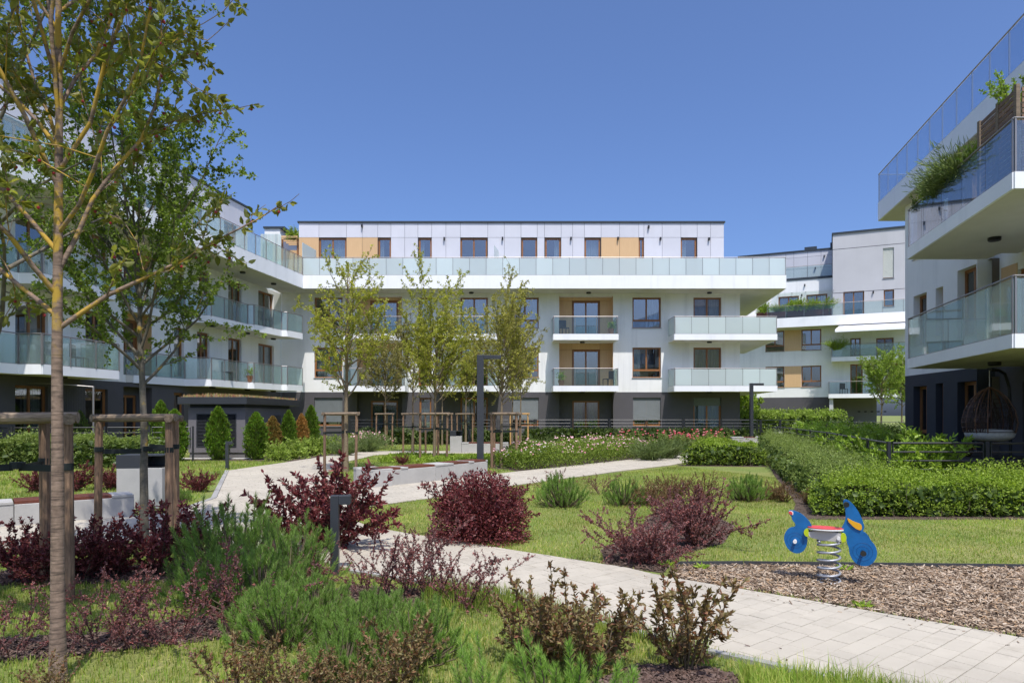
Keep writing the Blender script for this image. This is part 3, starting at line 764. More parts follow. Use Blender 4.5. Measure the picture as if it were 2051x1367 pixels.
# ================================================================== BACK RIGHT BUILDING
BB = thing('apartment_building', 'far white and grey apartment block between the others, with awning and planted terrace', 'building', (28, 60, 0))
FB = Frame((24.0, 61.4), (8.9, -4.1))
bu = FB.u
U0, U1 = bu(1470), bu(1900)
bz = lambda px, py, n=0: FB.z(px, py, n)
bw = []
for (t, b) in ((660, 702), (732.5, 775)):
    for a, c in ((1533, 1571), (1605, 1645)): bw.append((bu(a), bu(c), bz(1600, b), bz(1600, t), .26))
holes = [w[:4] for w in bw] + [(bu(1703), bu(1724), S2T, bz(1710, 677)), (bu(1755), bu(1790), S2T, bz(1780, 676)), (bu(1703), bu(1728), S1T, bz(1710, 729)), (bu(1780), bu(1812), S1T, bz(1790, 728))]
flush(wall(FB, U0, U1, 3.2, S3B, holes), 'wall', 'render_white', BB)
PA, PB = bu(1664), bu(1900)
flush(wall(FB, U0, PA, -.1, 3.2, []), 'plinth_wall', 'render_dark', BB)
ps = MB(); ps.quad(FB.p(PA, 0, -.1), FB.p(PA, -8, -.1), FB.p(PA, -8, 3.2), FB.p(PA, 0, 3.2))
ps.quad(FB.p(PA, 0, 3.2), FB.p(PB, 0, 3.2), FB.p(PB, -8, 3.2), FB.p(PA, -8, 3.2))
flush(ps, 'passage_lining', 'render_dark', BB)
ps = MB(); pm = bu(1742)
ps.quad(FB.p(PA, -8, -.1), FB.p(pm + 1.0, -8, -.1), FB.p(pm + 1.0, -8, 3.2), FB.p(PA, -8, 3.2)); flush(ps, 'passage_wall', 'render_grey', BB)
MB().fbox(FB, bu(1661), bu(1661) + .3, .0, 1.3, -.1, 3.1).build('pillar', 'render_grey', BB)
for i in range(5): MB().fbox(FB, PA + 2.4 + i * .55, PA + 2.62 + i * .55, -8, -7.9, 1.9, 2.0).build('vent', 'lamp_black', BB)
for a, b, c, d, t in bw: window(FB, BB, a, b, c, d, transom=t)
for h in holes[4:]: window(FB, BB, h[0], h[1], h[2] + .03, h[3], sill=False)
for (t, b) in ((660, 702), (732.5, 775)):
    MB().fbox(FB, bu(1571) + .02, bu(1605) - .02, 0, .03, bz(1600, b), bz(1600, t)).build('timber_panel', 'timber_panel', BB)
for zb, zt, px, gm in ((S2B, S2T, 1666, 'glass_semi'), (S1B, S1T, 1660, 'glass_clear')):
    a = bu(px, 1.5); pts = [FB.xy(a, .01), FB.xy(a, 1.5), FB.xy(U1 - 2, 1.5)]
    balcony(BB, [FB.xy(a + .01, .01), FB.xy(a + .01, 1.49), FB.xy(U1 - 2, 1.49), FB.xy(U1 - 2, .01)], zb, zt, [pts], gm, 1.05, 1.5)
tb = MB().prism([FB.xy(U0, 1.6), FB.xy(U1, 1.6), FB.xy(U1, -9), FB.xy(U0, -9)], S3B, S3B + .3).build('roof_terrace', 'soffit', BB)
MB().bar(FB.xy(U0, 1.6), FB.xy(U1, 1.6), .06, S3B - .012, 10.1).build('fascia', 'fascia', tb)
railing(tb, [FB.xy(U0 + 3, 1.55), FB.xy(bu(1812, 1.5) + 1.4, 1.55)], 10.1, 1.05, 'glass_clear', 1.55)
# upper block (grey render) and the panelled block beside it
n1 = -.6
ub0 = bu(1668, n1)
UT = bz(1740, 463, n1)
uh = [(bu(1768.5, n1), bu(1790.5, n1), bz(1780, 557, n1), bz(1780, 496, n1)), (bu(1689, n1), bu(1731, n1), 9.9, bz(1710, 583, n1)), (bu(1770, n1), bu(1791, n1), bz(1780, 613, n1), bz(1780, 580, n1))]
flush(wall(FB, ub0, U1, S3B + .3, UT, uh, n1), 'upper_wall', 'render_grey', BB)
FBU = Frame(FB.xy(0, n1), FB.d)
window(FBU, BB, *uh[0], leaves=1, shutter=.97, shut_mat='shutter_pale'); window(FBU, BB, *uh[1], sill=False); window(FBU, BB, *uh[2], leaves=1)
for zz in (bz(1700, 497, n1), bz(1700, 585, n1)): MB().fbox(FB, ub0, U1, n1 + .001, n1 + .006, zz - .02, zz + .02).build('render_joint', 'render_dark', BB)
ms = MB(); ms.quad(FB.p(ub0, n1, S3B + .3), FB.p(ub0, -9, S3B + .3), FB.p(ub0, -9, UT), FB.p(ub0, n1, UT)); flush(ms, 'upper_side_wall', 'render_grey', BB)
MB().fbox(FB, ub0 - .08, U1, -9, n1 + .08, UT, UT + .16).build('roof', 'roof_edge', BB)
MB().fbox(FB, ub0 - .2, ub0 - .01, n1 - .6, n1 - .3, UT - 1.2, UT - .6).build('gutter_box', 'roof_edge', BB)
n2 = -2.0
q0, q1 = U0, ub0 + .0
QZ = bz(1610, 560, n2); QT = bz(1620, 505, n2)
qh = [(bu(1559, n2), bu(1600, n2), 9.9, bz(1580, 593, n2)), (bu(1615, n2), bu(1657, n2), 9.9, bz(1635, 589, n2))]
flush(wall(FB, q0, q1, S3B + .3, QZ, qh, n2), 'terrace_wall', 'render_white', BB)
FBQ = Frame(FB.xy(0, n2), FB.d)
for h in qh: window(FBQ, BB, *h, sill=False, curtain=[(.1, .4, 'curtain'), (.7, .98, 'curtain')])
MB().fbox(FB, q0, q1 - .02, -9, n2 + .05, QZ, QZ + .2).build('upper_terrace', 'roof_edge', BB)
railing(tb, [FB.xy(q0, n2), FB.xy(q1 - .05, n2)], QZ + .2, 1.05, 'glass_clear', 1.9)
n3 = -4.0
pj = [bu(p, n3) for p in (1480, 1510, 1540, 1574, 1590, 1617.5, 1644.5, 1667)]; rows = [QZ + .2, bz(1620, 537, n3), bz(1620, 514, n3), bz(1620, 503, n3)]
for a, b in zip(pj, pj[1:]):
    for c, d in zip(rows, rows[1:]):
        if d - c > .1: MB().fbox(FB, a + .01, b - .01, n3 - .03, n3, c + .01, d - .01).build('facade_panel', 'facade_panel', BB)
MB().fbox(FB, pj[0], ub0 - .02, -9, n3 - .03, QZ + .2, rows[-1]).build('panelled_core', 'anthracite', BB)
MB().fbox(FB, pj[0] - .1, ub0 - .02, -9, n3 + .08, rows[-1], rows[-1] + .14).build('roof', 'roof_edge', BB)
MB().fbox(FB, bu(1611, n3), bu(1636, n3), -7, n3 - .4, rows[-1] + .14, rows[-1] + .5).build('chimney', 'roof_edge', BB)
for px, py, nn in ((1651, 513, n3), (1633, 537, n3), (1612, 571, n2), (1749, 585, n1), (1606, 591, n2)): wall_lamp(FB, BB, bu(px, nn), bz(px, py, nn), nn)
# glass canopy and glass screen on the terrace
cn = MB(); cn.add([FB.p(bu(1550, n2), n2, QZ - 1.1), FB.p(bu(1668, -.6) - .05, n2, QZ - 1.1), FB.p(bu(1668, -.6) - .05, n2 + 1.5, QZ - 1.35), FB.p(bu(1550, n2), n2 + 1.5, QZ - 1.35)], [(0, 1, 2, 3)])
flush(cn, 'glass_canopy', 'glass_semi', BB)
for i in range(5):
    u = bu(1560, n2) + i * 1.15
    MB().tube([FB.p(u, n2, QZ - 1.12), FB.p(u, n2 + 1.5, QZ - 1.37)], .025, 6).build('canopy_bracket', 'rail_steel', BB)
MB().fbox(FB, ub0 - .25, ub0 - .23, n1 - .0, 1.3, 10.0, 12.0).build('glass_screen', 'glass_semi', BB)
# awning over the second floor balcony
aw = thing('awning', 'white fabric awning pulled out over a balcony of the far block', 'awning', FB.p(bu(1740), 1.0, 8.8))
a0, a1 = bu(1672, 1.6), U1 - 2.5
k = 26; vs = []; fs = []
for i in range(k + 1):
    u = a0 + (a1 - a0) * i / k
    vs += [FB.p(u + .35, 1.45, 9.2), FB.p(u, 3.0, 8.72), FB.p(u, 3.02, 8.52), FB.p(u + .35, 1.45, 9.18), FB.p(u, 2.99, 8.70)]
    if i: fs += [(5 * i - 5, 5 * i - 4, 5 * i + 1, 5 * i), (5 * i - 4, 5 * i - 3, 5 * i + 2, 5 * i + 1)]
m = MB(); m.add(vs, fs); flush(m, 'canopy', 'fascia', aw)
MB().fbox(FB, a0 + .3, a1, 1.4, 1.55, 9.14, 9.26).build('cassette', 'rail_steel', aw)
for u in (a0 + 1.0, a0 + 3.5): MB().tube([FB.p(u, 1.5, 9.1), FB.p(u + .5, 2.2, 8.75), FB.p(u, 2.95, 8.62)], .03, 6).build('arm', 'rail_steel', aw)
# ================================================================== GROUND, PATHS, BEDS
gr = MB(); gr.box(-400, 400, -60, 900, -.6, 0)
ground = gr.build('ground', 'lawn'); ground['kind'] = 'structure'; ground['label'] = 'sunny lawn with dry patches between the paths'

PATH = [(5.0, 2.05), (2.2, 4.30), (1.36, 4.95), (-.12, 6.47), (-1.75, 7.4), (-2.6, 8.2), (-4.2, 9.3), (-5.5, 9.0), (-7, 8.3), (-9, 7.4), (-12, 6.0),
        (-12, 7.0), (-9, 9.1), (-7.5, 10.28), (-6.24, 11.28), (-5.78, 11.74), (-5.93, 13.7), (-8.46, 20.4), (-7.85, 24.2), (-7.2, 29.4), (-6.6, 31.1),
        (3.0, 31.1), (3.0, 29.4), (-4.5, 29.4), (-5.6, 28), (-5.9, 24), (-5.3, 19.3), (-3.8, 16.4), (-3.22, 15.6), (-1.92, 17.2), (.12, 20.0), (6.3, 27.7), (13.2, 36.6),
        (12.6, 34.5), (9, 28.2), (5.26, 22.6), (3.17, 20.2), (.12, 16.25), (-1.56, 13.8), (-2.6, 12.5), (-2.8, 11.3), (-2.1, 10.15), (-.16, 8.58), (1.26, 7.47), (1.6, 7.06),
        (2.48, 6.33), (3.85, 5.13), (7.4, 2.05)]
def inside(poly, X, Y):
    X = np.asarray(X); Y = np.asarray(Y); r = np.zeros(X.shape, bool)
    for (x0, y0), (x1, y1) in zip(poly, poly[1:] + poly[:1]):
        c = ((y0 > Y) != (y1 > Y))
        if y0 != y1: r ^= c & (X < (x1 - x0) * (Y - y0) / (y1 - y0) + x0)
    return r
def clip(poly, q):             # polygon clipped by the convex ring q (counter-clockwise)
    out = poly
    for (ax, ay), (bx, by) in zip(q, q[1:] + q[:1]):
        src, out = out, []
        if not src: return []
        sd_ = lambda p: (bx - ax) * (p[1] - ay) - (by - ay) * (p[0] - ax)
        for p, r in zip(src, src[1:] + src[:1]):
            dp, dr = sd_(p), sd_(r)
            if dp >= 0: out.append(p)
            if (dp >= 0) != (dr >= 0):
                t = dp / (dp - dr); out.append((p[0] + (r[0] - p[0]) * t, p[1] + (r[1] - p[1]) * t))
    return out
def area(p): return 0.5 * sum(a[0] * b[1] - b[0] * a[1] for a, b in zip(p, p[1:] + p[:1]))
path = MB().prism(PATH, -.05, .008).build('paved_path', 'path_base')
path['kind'] = 'structure'; path['label'] = 'pale concrete block paths winding through the courtyard'
# paving blocks laid in staggered rows
th = R(39.0)
dxr, dyr = math.cos(th), math.sin(th)
blocks = []
rs = random.Random(3)
ROW = .145
for i in range(-150, 310):
    off = rs.random()
    s = -26.0 + off
    while s < 45:
        L = rs.choice((.145, .22, .29))
        c0, c1 = i * ROW + .0025, (i + 1) * ROW - .0025
        q = [(dxr * a - dyr * b, dyr * a + dxr * b) for a, b in ((s + .0025, c0), (s + L - .0025, c0), (s + L - .0025, c1), (s + .0025, c1))]
        s += L
        cx_, cy_ = (q[0][0] + q[2][0]) / 2, (q[0][1] + q[2][1]) / 2
        if not (-12.5 < cx_ < 14 and 1.9 < cy_ < 37.5): continue
        blocks.append((math.hypot(cx_, cy_), q, cx_, cy_))
B = np.array([(b[2], b[3]) for b in blocks])
near_path = inside(PATH, B[:, 0], B[:, 1])
for ddx, ddy in ((.4, 0), (-.4, 0), (0, .4), (0, -.4)): near_path |= inside(PATH, B[:, 0] + ddx, B[:, 1] + ddy)
fld = MB(); singles = []
for ok, b in zip(near_path, blocks):
    if not ok: continue
    p = clip(PATH, b[1])
    if len(p) < 3 or abs(area(p)) < .001: continue
    singles.append((b[0], b[2], b[3], p))
singles.sort(key=lambda s_: s_[0] + (6 if (s_[1] / max(s_[2], .1) > .8 or s_[1] < -2) else 0))
def paver(mb, p):
    z = .024 + rs.uniform(-.002, .002); n = len(p)
    cx_, cy_ = sum(x for x, y in p) / n, sum(y for x, y in p) / n
    ins = [(x + (cx_ - x) * .02, y + (cy_ - y) * .02) for x, y in p]
    mb.add([(x, y, .006) for x, y in p] + [(x, y, z - .003) for x, y in p] + [(x, y, z) for x, y in ins],
           [(i, (i + 1) % n, n + (i + 1) % n, n + i) for i in range(n)] + [(n + i, n + (i + 1) % n, 2 * n + (i + 1) % n, 2 * n + i) for i in range(n)] + [tuple(range(2 * n, 3 * n))])
for k, s_ in enumerate(singles):
    if k < 300:
        m = MB(); paver(m, s_[3])
        flush(m, 'paver', 'paver', path)
    else: paver(fld, s_[3])
f = flush(fld, 'paver_field', 'paver', path); f['kind'] = 'stuff'
# kerb stones along the long straight edge of the plaza and steel edging
def edge_line(name, pts, w_, z0, z1, mat, parent, seg=1.0):
    for a, b in zip(pts, pts[1:]):
        l = math.hypot(b[0] - a[0], b[1] - a[1]); k = max(1, round(l / seg))
        for i in range(k):
            t0, t1 = i / k + .004 / l, (i + 1) / k - .004 / l
            MB().bar((a[0] + (b[0] - a[0]) * t0, a[1] + (b[1] - a[1]) * t0), (a[0] + (b[0] - a[0]) * t1, a[1] + (b[1] - a[1]) * t1), w_, z0, z1).build(name, mat, parent)
edge_line('kerb_stone', [(-5.8, 11.8), (-5.99, 13.7), (-8.52, 20.4)], .10, -.05, .032, 'kerb', path, .5)
edge_line('kerb_stone', [(4.97, 2.01), (2.17, 4.26), (1.33, 4.91), (-.15, 6.43), (-1.75, 7.35)], .06, -.05, .03, 'kerb', path, 1.0)

# wood chip play area with steel edging
CHIP = [(1.62, 7.10), (1.86, 7.60), (2.6, 7.62), (5.6, 7.46), (9, 7.36), (9, 2.05), (7.45, 2.05), (3.88, 5.16), (2.51, 6.36)]
ca = MB().prism(CHIP, -.05, .004).build('play_area', 'soil'); ca['kind'] = 'structure'; ca['label'] = 'wood chip play surface beside the path'
edge_line('steel_edging', [(1.66, 7.16), (1.88, 7.64), (2.6, 7.66), (5.6, 7.50), (9, 7.40)], .012, -.05, .055, 'edging_steel', ca, 2.5)

def scatter(poly, n, seed):
    g = np.random.default_rng(seed); P = np.array(poly); lo, hi = P.min(0), P.max(0)
    out = np.zeros((0, 2))
    while len(out) < n:
        c = lo + (hi - lo) * g.random((n * 2, 2)); out = np.concatenate([out, c[inside(poly, c[:, 0], c[:, 1])]])
    return out[:n]
def chips(name, poly, n, lmin, lmax, wmin, wmax, h, mat, seed, label, dens=None):
    g = np.random.default_rng(seed); P = scatter(poly, n, seed)
    if dens is not None:
        keep = g.random(len(P)) < dens(P); P = P[keep]
    n = len(P)
    L = g.uniform(lmin, lmax, n) / 2; Wd = g.uniform(wmin, wmax, n) / 2; a = g.uniform(0, 6.283, n)
    tl = g.normal(0, .28, n); tw = g.normal(0, .3, n); z = .006 + g.random(n) ** 1.5 * h
    dx, dy = np.cos(a), np.sin(a)
    T = .004
    V = np.zeros((n, 6, 3))
    for j, (s, t) in enumerate(((-1, -1), (1, -1), (1.15, 0), (1, 1), (-1, 1), (-1.15, 0))):
        V[:, j, 0] = P[:, 0] + dx * L * s - dy * Wd * t; V[:, j, 1] = P[:, 1] + dy * L * s + dx * Wd * t
        V[:, j, 2] = z + L * s * tl + Wd * t * tw + (T if t == 0 else 0)
    V[:, :, 2] = np.maximum(V[:, :, 2], .003)
    b = np.arange(n)[:, None] * 6
    Fq = np.concatenate([b + np.array([0, 1, 2, 5]), b + np.array([5, 2, 3, 4])])
    o = _link(name, np_mesh(name, V, Fq), mat)
    o['kind'] = 'stuff'; o['label'] = label
    return o
CHV = [(1.62, 7.10), (1.86, 7.60), (2.6, 7.62), (8.6, 7.36), (8.6, 2.3), (7.2, 2.35), (3.88, 5.16), (2.51, 6.36)]
chips('wood_chips', CHV, 78000, .018, .06, .005, .015, .03, 'chip', 11, 'loose pale wood chips covering the play area')

SPILL = [(1.3, 7.35), (1.62, 7.02), (2.5, 6.3), (3.86, 5.1), (6.2, 3.1), (5.7, 3.2), (3.5, 4.98), (2.2, 6.15), (1.2, 7.1)]
chips('wood_chips', SPILL, 90, .015, .05, .005, .012, .004, 'chip', 12, 'stray wood chips spilled onto the path')
for o in (bpy.data.objects['wood_chips.001'],): o.location.z = .02
LITTER = [(-1.7, 7.5), (-.1, 6.5), (1.4, 5.0), (2.2, 4.35), (2.6, 4.4), (1.6, 5.4), (.2, 6.8), (-1.6, 8.0)]
chips('leaf_litter', LITTER, 40, .01, .035, .006, .015, .004, 'bark_mulch', 13, 'dry leaf litter on the path edge').location.z = .02
# planted beds with bark mulch (soil sheet + bark pieces)
BEDS = {
    'front': [(-6.5, 4.2), (-3.2, 4.75), (-2.2, 5.15), (-1.2, 5.75), (-.55, 6.2), (-.7, 6.55), (-1.6, 6.75), (-2.4, 5.85), (-3.3, 5.25), (-6.5, 4.75)],
    'row': [(-7, 7.0), (-4.5, 7.6), (-2.6, 7.9), (-2.0, 7.4), (-3.0, 6.9), (-5.0, 6.8), (-7, 6.2)],
    'corner': [(.5, 4.3), (.85, 4.6), (1.3, 4.55), (1.55, 4.3), (1.2, 4.1), (.6, 4.0)],
    'barberry': [(1.05, 7.65), (1.62, 7.30), (2.0, 8.2), (2.8, 9.0), (3.4, 10.4), (3.3, 12.0), (2.6, 12.2), (2.2, 11.0), (1.7, 9.6), (1.1, 8.5)],
    'hedge': [(4.5, 11.0), (11.6, 11.0), (11.6, 14.8), (8.2, 14.9), (13.6, 34.6), (12.5, 34.6), (7.1, 18.4), (5.4, 13.0)],
    'spirea': [(5.4, 22.4), (8.2, 22.0), (9.2, 25.0), (7.6, 26.0)],
    'flowers': [(.2, 20.25), (6.1, 27.6), (4.6, 30.4), (3.2, 29.2), (-.9, 21.6)],
    'roses': [(6.3, 28.1), (12.6, 36.0), (11.5, 38.6), (4.4, 38.6), (4.4, 33.0)],
    'thujas': [(-13.0, 25.2), (-9.0, 24.6), (-7.9, 24.4), (-7.4, 29.2), (-7.6, 33.0), (-9.9, 33.0), (-10.0, 26.2), (-12.8, 26.2)],
    'lefthedge': [(-16.2, 20.6), (-11.2, 21.6), (-11.2, 22.9), (-16.2, 22.6)],
    'frontyard': [(-9.5, 38.3), (14.0, 38.3), (14.0, 39.3), (-9.5, 39.3)],
}
for i, (nm, poly) in enumerate(BEDS.items()):
    b = MB().prism(poly, -.05, .0045 + i * .0002).build('planting_bed', 'soil'); b['kind'] = 'structure'; b['label'] = 'bark mulched planting bed'
for nm, k in (('front', 5200), ('row', 4200), ('corner', 2600), ('barberry', 4500), ('hedge', 3500)):
    chips('bark_mulch', BEDS[nm], int(k * 1.8), .015, .05, .006, .02, .02, 'bark_mulch', 20 + k, 'dark bark mulch under the shrubs')
gv = MB().prism([(-13.0, 26.16), (-9.9, 26.16), (-9.9, 25.85), (-13.0, 25.85)], -.02, .03).build('gravel_strip', 'gravel'); gv['kind'] = 'structure'

# lawn blades
ALLB = list(BEDS.values()) + [PATH, CHIP]
def grass(name, region, n, hmin, hmax, wd, mat, seed, label, segs=2, dens=None, keep_beds=False):
    g = np.random.default_rng(seed); P = scatter(region, n, seed)
    bad = np.zeros(len(P), bool)
    for poly in ALLB:
        if poly is PATH or poly is CHIP or not keep_beds: bad |= inside(poly, P[:, 0], P[:, 1])
    P = P[~bad]
    # tufty density from a cheap value noise
    f = np.sin(P[:, 0] * 2.1 + 1.3 * np.sin(P[:, 1] * 1.7)) * np.sin(P[:, 1] * 2.6 + 1.1 * np.sin(P[:, 0] * 1.9 + 2)) + .5 * np.sin(P[:, 0] * 5.7 + P[:, 1] * 4.3)
    P = P[g.random(len(P)) < np.clip(.85 + .14 * f, .3, 1)]
    if dens is not None: P = P[g.random(len(P)) < dens(P)]
    n = len(P)
    f = np.sin(P[:, 0] * 1.3 + P[:, 1] * .9) * np.sin(P[:, 1] * 1.7 - P[:, 0] * .6)
    H = g.uniform(hmin, hmax, n) * (1 + .18 * f); a = g.uniform(0, 6.283, n); ln = np.abs(g.normal(.0, .45, n)) * H
    dx, dy = np.cos(a), np.sin(a); b = a + 1.5708 + g.normal(0, .5, n); wx, wy = np.cos(b) * wd / 2, np.sin(b) * wd / 2
    if segs == 1:
        V = np.zeros((n, 3, 3))
        V[:, 0] = np.c_[P[:, 0] - wx, P[:, 1] - wy, np.zeros(n)]; V[:, 1] = np.c_[P[:, 0] + wx, P[:, 1] + wy, np.zeros(n)]
        V[:, 2] = np.c_[P[:, 0] + dx * ln, P[:, 1] + dy * ln, H]
        Fc = np.arange(n * 3).reshape(n, 3)
    else:
        V = np.zeros((n, 5, 3)); m = .45
        V[:, 0] = np.c_[P[:, 0] - wx, P[:, 1] - wy, np.zeros(n)]; V[:, 1] = np.c_[P[:, 0] + wx, P[:, 1] + wy, np.zeros(n)]
        mx, my = P[:, 0] + dx * ln * .25, P[:, 1] + dy * ln * .25
        V[:, 2] = np.c_[mx + wx * .8, my + wy * .8, H * .6]; V[:, 3] = np.c_[mx - wx * .8, my - wy * .8, H * .6]
        V[:, 4] = np.c_[P[:, 0] + dx * ln, P[:, 1] + dy * ln, H]
        b5 = np.arange(n)[:, None] * 5
        Fc = np.concatenate([b5 + np.array([0, 1, 2]), b5 + np.array([0, 2, 3]), b5 + np.array([3, 2, 4])])
    o = _link(name, np_mesh(name, V, Fc), mat)
    o['kind'] = 'stuff'; o['label'] = label
    return o
dry = lambda P: np.clip(.38 + .55 * np.sin(P[:, 0] * 1.15 + 2.0 + .8 * np.sin(P[:, 1] * .9)) * np.sin(P[:, 1] * 1.4 + .7), 0.05, 1)
NEAR = [(-5.5, 3.6), (3.2, 3.2), (6, 6.5), (3, 6.6), (-.2, 6.7), (-2, 8.0), (-5.0, 8.5), (-7.5, 7.5)]
MID = [(-3, 8.5), (1.3, 7.3), (2.2, 7.7), (11.0, 7.4), (11.5, 11.2), (6, 12.5), (7.2, 18), (5.4, 22.3), (-3, 13.0)]
grass('grass', NEAR, 85000, .025, .058, .0065, 'grass_blade', 31, 'green lawn blades in the front of the courtyard')
grass('grass', NEAR, 70000, .02, .045, .0065, 'grass_dry', 32, 'dry straw-coloured blades in the front lawn', dens=dry)
grass('grass', MID, 112000, .022, .05, .010, 'grass_blade', 33, 'green lawn blades between the two paths', 1)
grass('grass', MID, 94000, .018, .04, .010, 'grass_dry', 34, 'dry straw-coloured blades between the two paths', 1, dens=dry)
FAR = [(-14, 12.0), (-5.7, 12.0), (-8.5, 20.5), (-7.9, 24.5), (-13, 25), (-16, 20.4)]
FAR2 = [(-5.8, 29.2), (3, 29.2), (6, 28), (-3.3, 16), (-5.5, 19.5)]
FAR3 = [(-7, 31.2), (12, 31.2), (12, 38), (-7, 38)]
for i, (rg, k) in enumerate(((FAR, 26000), (FAR2, 20000), (FAR3, 14000))):
    grass('grass', rg, k, .04, .085, .022, 'grass_blade', 40 + i, 'lawn blades of the farther courtyard lawns', 1)
# long rough grass on the near right corner beside the path
LONG = [(1.15, 3.3), (1.45, 4.35), (2.1, 4.25), (3.1, 3.45), (2.9, 3.2)]
BEDS_keep = ALLB; ALLB = [PATH, CHIP]
grass('long_grass', LONG, 9000, .08, .21, .006, 'grass_blade', 51, 'long rough grass tuft beside the path at the bottom edge', 2, keep_beds=True)
EDGE = [(-.8, 6.0), (.2, 5.75), (1.35, 4.75), (1.45, 4.95), (-.1, 6.5), (-.9, 6.9)]
grass('long_grass', EDGE, 3500, .06, .14, .006, 'grass_blade', 52, 'taller grass along the near path edge', 2, keep_beds=True)
ALLB = BEDS_keep
# raised garden behind the rear fence
rg = MB().box(-9.5, 14.3, 39.3, 42.98, -.1, .35).build('garden_terrace', 'lawn'); rg['kind'] = 'structure'
# ================================================================== SMALL BUILDING, FURNITURE, FENCES
# transformer kiosk with planted roof
kb = thing('utility_kiosk', 'dark grey utility kiosk with louvred vents and a planted flat roof', 'kiosk', (-11.4, 28, 0))
K = [(-12.52, 26.4), (-10.32, 26.4), (-10.45, 32.3), (-13.0, 32.3)]
FK = Frame(K[0], (1, 0)); KW = K[1][0] - K[0][0]
flush(wall(FK, 0, KW, .22, 1.95, [(.31, 1.86, .42, 1.72, .1)]), 'front_wall', 'kiosk_grey', kb)
MB().prism([(K[0][0] + .03, 26.44), (K[1][0] - .03, 26.44), (K[2][0] - .02, 32.2), (K[3][0] + .05, 32.2)], -.05, .218).build('base', 'kiosk_grey', kb)
MB().prism([(K[0][0] + .04, 26.46), (K[1][0] - .04, 26.46), (K[2][0] - .04, 32.2), (K[3][0] + .05, 32.2)], 1.93, 2.08).build('upper_band', 'render_navy', kb)
mm = MB(); mm.quad((K[1][0], 26.4, .22), (K[2][0], 32.25, .22), (K[2][0], 32.25, 1.95), (K[1][0], 26.4, 1.95)); mm.quad((K[0][0], 26.4, .22), (K[3][0], 32.25, .22), (K[3][0], 32.25, 1.95), (K[0][0], 26.4, 1.95))
mm.quad((K[0][0], 26.4, 1.95), (K[1][0], 26.4, 1.95), (K[2][0], 32.25, 1.95), (K[3][0], 32.25, 1.95))
flush(mm, 'side_wall', 'kiosk_grey', kb)
MB().fbox(FK, .31, 1.86, -.14, -.10, .42, 1.72).build('vent_back', 'lamp_black', kb)
fr = MB()
for a, b, c, d in ((.31, .35, .42, 1.72), (1.82, 1.86, .42, 1.72), (.35, 1.82, .42, .46), (.35, 1.82, 1.68, 1.72)): fr.fbox(FK, a, b, -.09, .012, c, d)
fr.build('vent_frame', 'anthracite', kb)
for i in range(22):
    z = .47 + i * .0553
    MB().add([FK.p(.35, -.07, z + .05), FK.p(1.82, -.07, z + .05), FK.p(1.82, .0, z), FK.p(.35, .0, z), FK.p(.35, -.062, z + .054), FK.p(1.82, -.062, z + .054), FK.p(1.82, .006, z + .005), FK.p(.35, .006, z + .005)],
             [(3, 2, 1, 0), (4, 5, 6, 7), (0, 1, 5, 4), (1, 2, 6, 5), (2, 3, 7, 6), (3, 0, 4, 7)]).build('louvre', 'anthracite', kb)
FK2 = Frame(K[1], (K[2][0] - K[1][0], K[2][1] - K[1][1]))
for uu in (3.4, 4.6):
    for i in range(14): MB().fbox(FK2, uu, uu + .9, .01, .03, .5 + i * .085, .55 + i * .085).build('louvre', 'anthracite', kb)
RFK = [(-12.8, 26.1), (-10.15, 26.1), (-10.12, 32.6), (-13.2, 32.6)]
roof = MB().prism(RFK, 2.08, 2.36).build('roof', 'anthracite', kb, bevel=.01)
gsed = np.random.default_rng(5)
Pk = scatter([(x * .98 - .23, y) for x, y in [(-12.75, 26.2), (-10.25, 26.2), (-10.2, 32.5), (-13.1, 32.5)]], 5000, 5)
zz = 2.36 + .12 * gsed.random(5000) + .07 * np.exp(-((Pk[:, 0] + 11.6) / .8) ** 2)
aa = gsed.uniform(0, 6.28, 5000); sz = gsed.uniform(.02, .05, 5000)
V = np.zeros((5000, 3, 3)); V[:, 0] = np.c_[Pk[:, 0] - sz * np.cos(aa), Pk[:, 1] - sz * np.sin(aa), np.full(5000, 2.355)]; V[:, 1] = np.c_[Pk[:, 0] + sz * np.cos(aa), Pk[:, 1] + sz * np.sin(aa), np.full(5000, 2.355)]; V[:, 2] = np.c_[Pk[:, 0], Pk[:, 1], zz]
V = V - np.array(OFF[kb.name])
so = _link('roof_plants', np_mesh('roof_plants', V, np.arange(15000).reshape(5000, 3)), 'sedum', kb); so['kind'] = 'stuff'

# concrete benches with timber seats
def bench(label, pts, depth, h, pads, group='concrete benches along the paths', slat_dir=None):
    """pts: front line on plan; depth goes away from the camera side; pads: list of (segment, t0, t1)"""
    root = thing('concrete_bench', label, 'bench', (pts[0][0], pts[0][1], 0), group=group)
    for si, (a, b) in enumerate(zip(pts, pts[1:])):
        l = math.hypot(b[0] - a[0], b[1] - a[1]); d = ((b[0] - a[0]) / l, (b[1] - a[1]) / l); nn = (-d[1], d[0])
        if nn[1] < 0: nn = (d[1], -d[0])
        F = Frame(a, d); F.n = nn
        e = .004 if si else 0
        MB().fbox(F, e, l - .004, 0, depth, -.05, h - .045).build('block', 'concrete', root, bevel=.008)
        spans = [(t0 * l, t1 * l) for s_, t0, t1 in pads if s_ == si]
        cur = e
        for t0, t1 in spans + [(l - .004, None)]:
            if t0 - cur > .02: MB().fbox(F, cur, t0 - .006, -.012, depth + .012, h - .045, h).build('cap_slab', 'concrete', root, bevel=.006)
            if t1 is not None:
                for j in range(5):
                    w_ = (depth - .02) / 5
                    MB().fbox(F, t0 + .004, t1 - .004, .01 + j * w_ + .004, .01 + (j + 1) * w_ - .004, h - .045, h + .008).build('seat_slat', 'bench_wood', root, bevel=.004)
                cur = t1
    return root
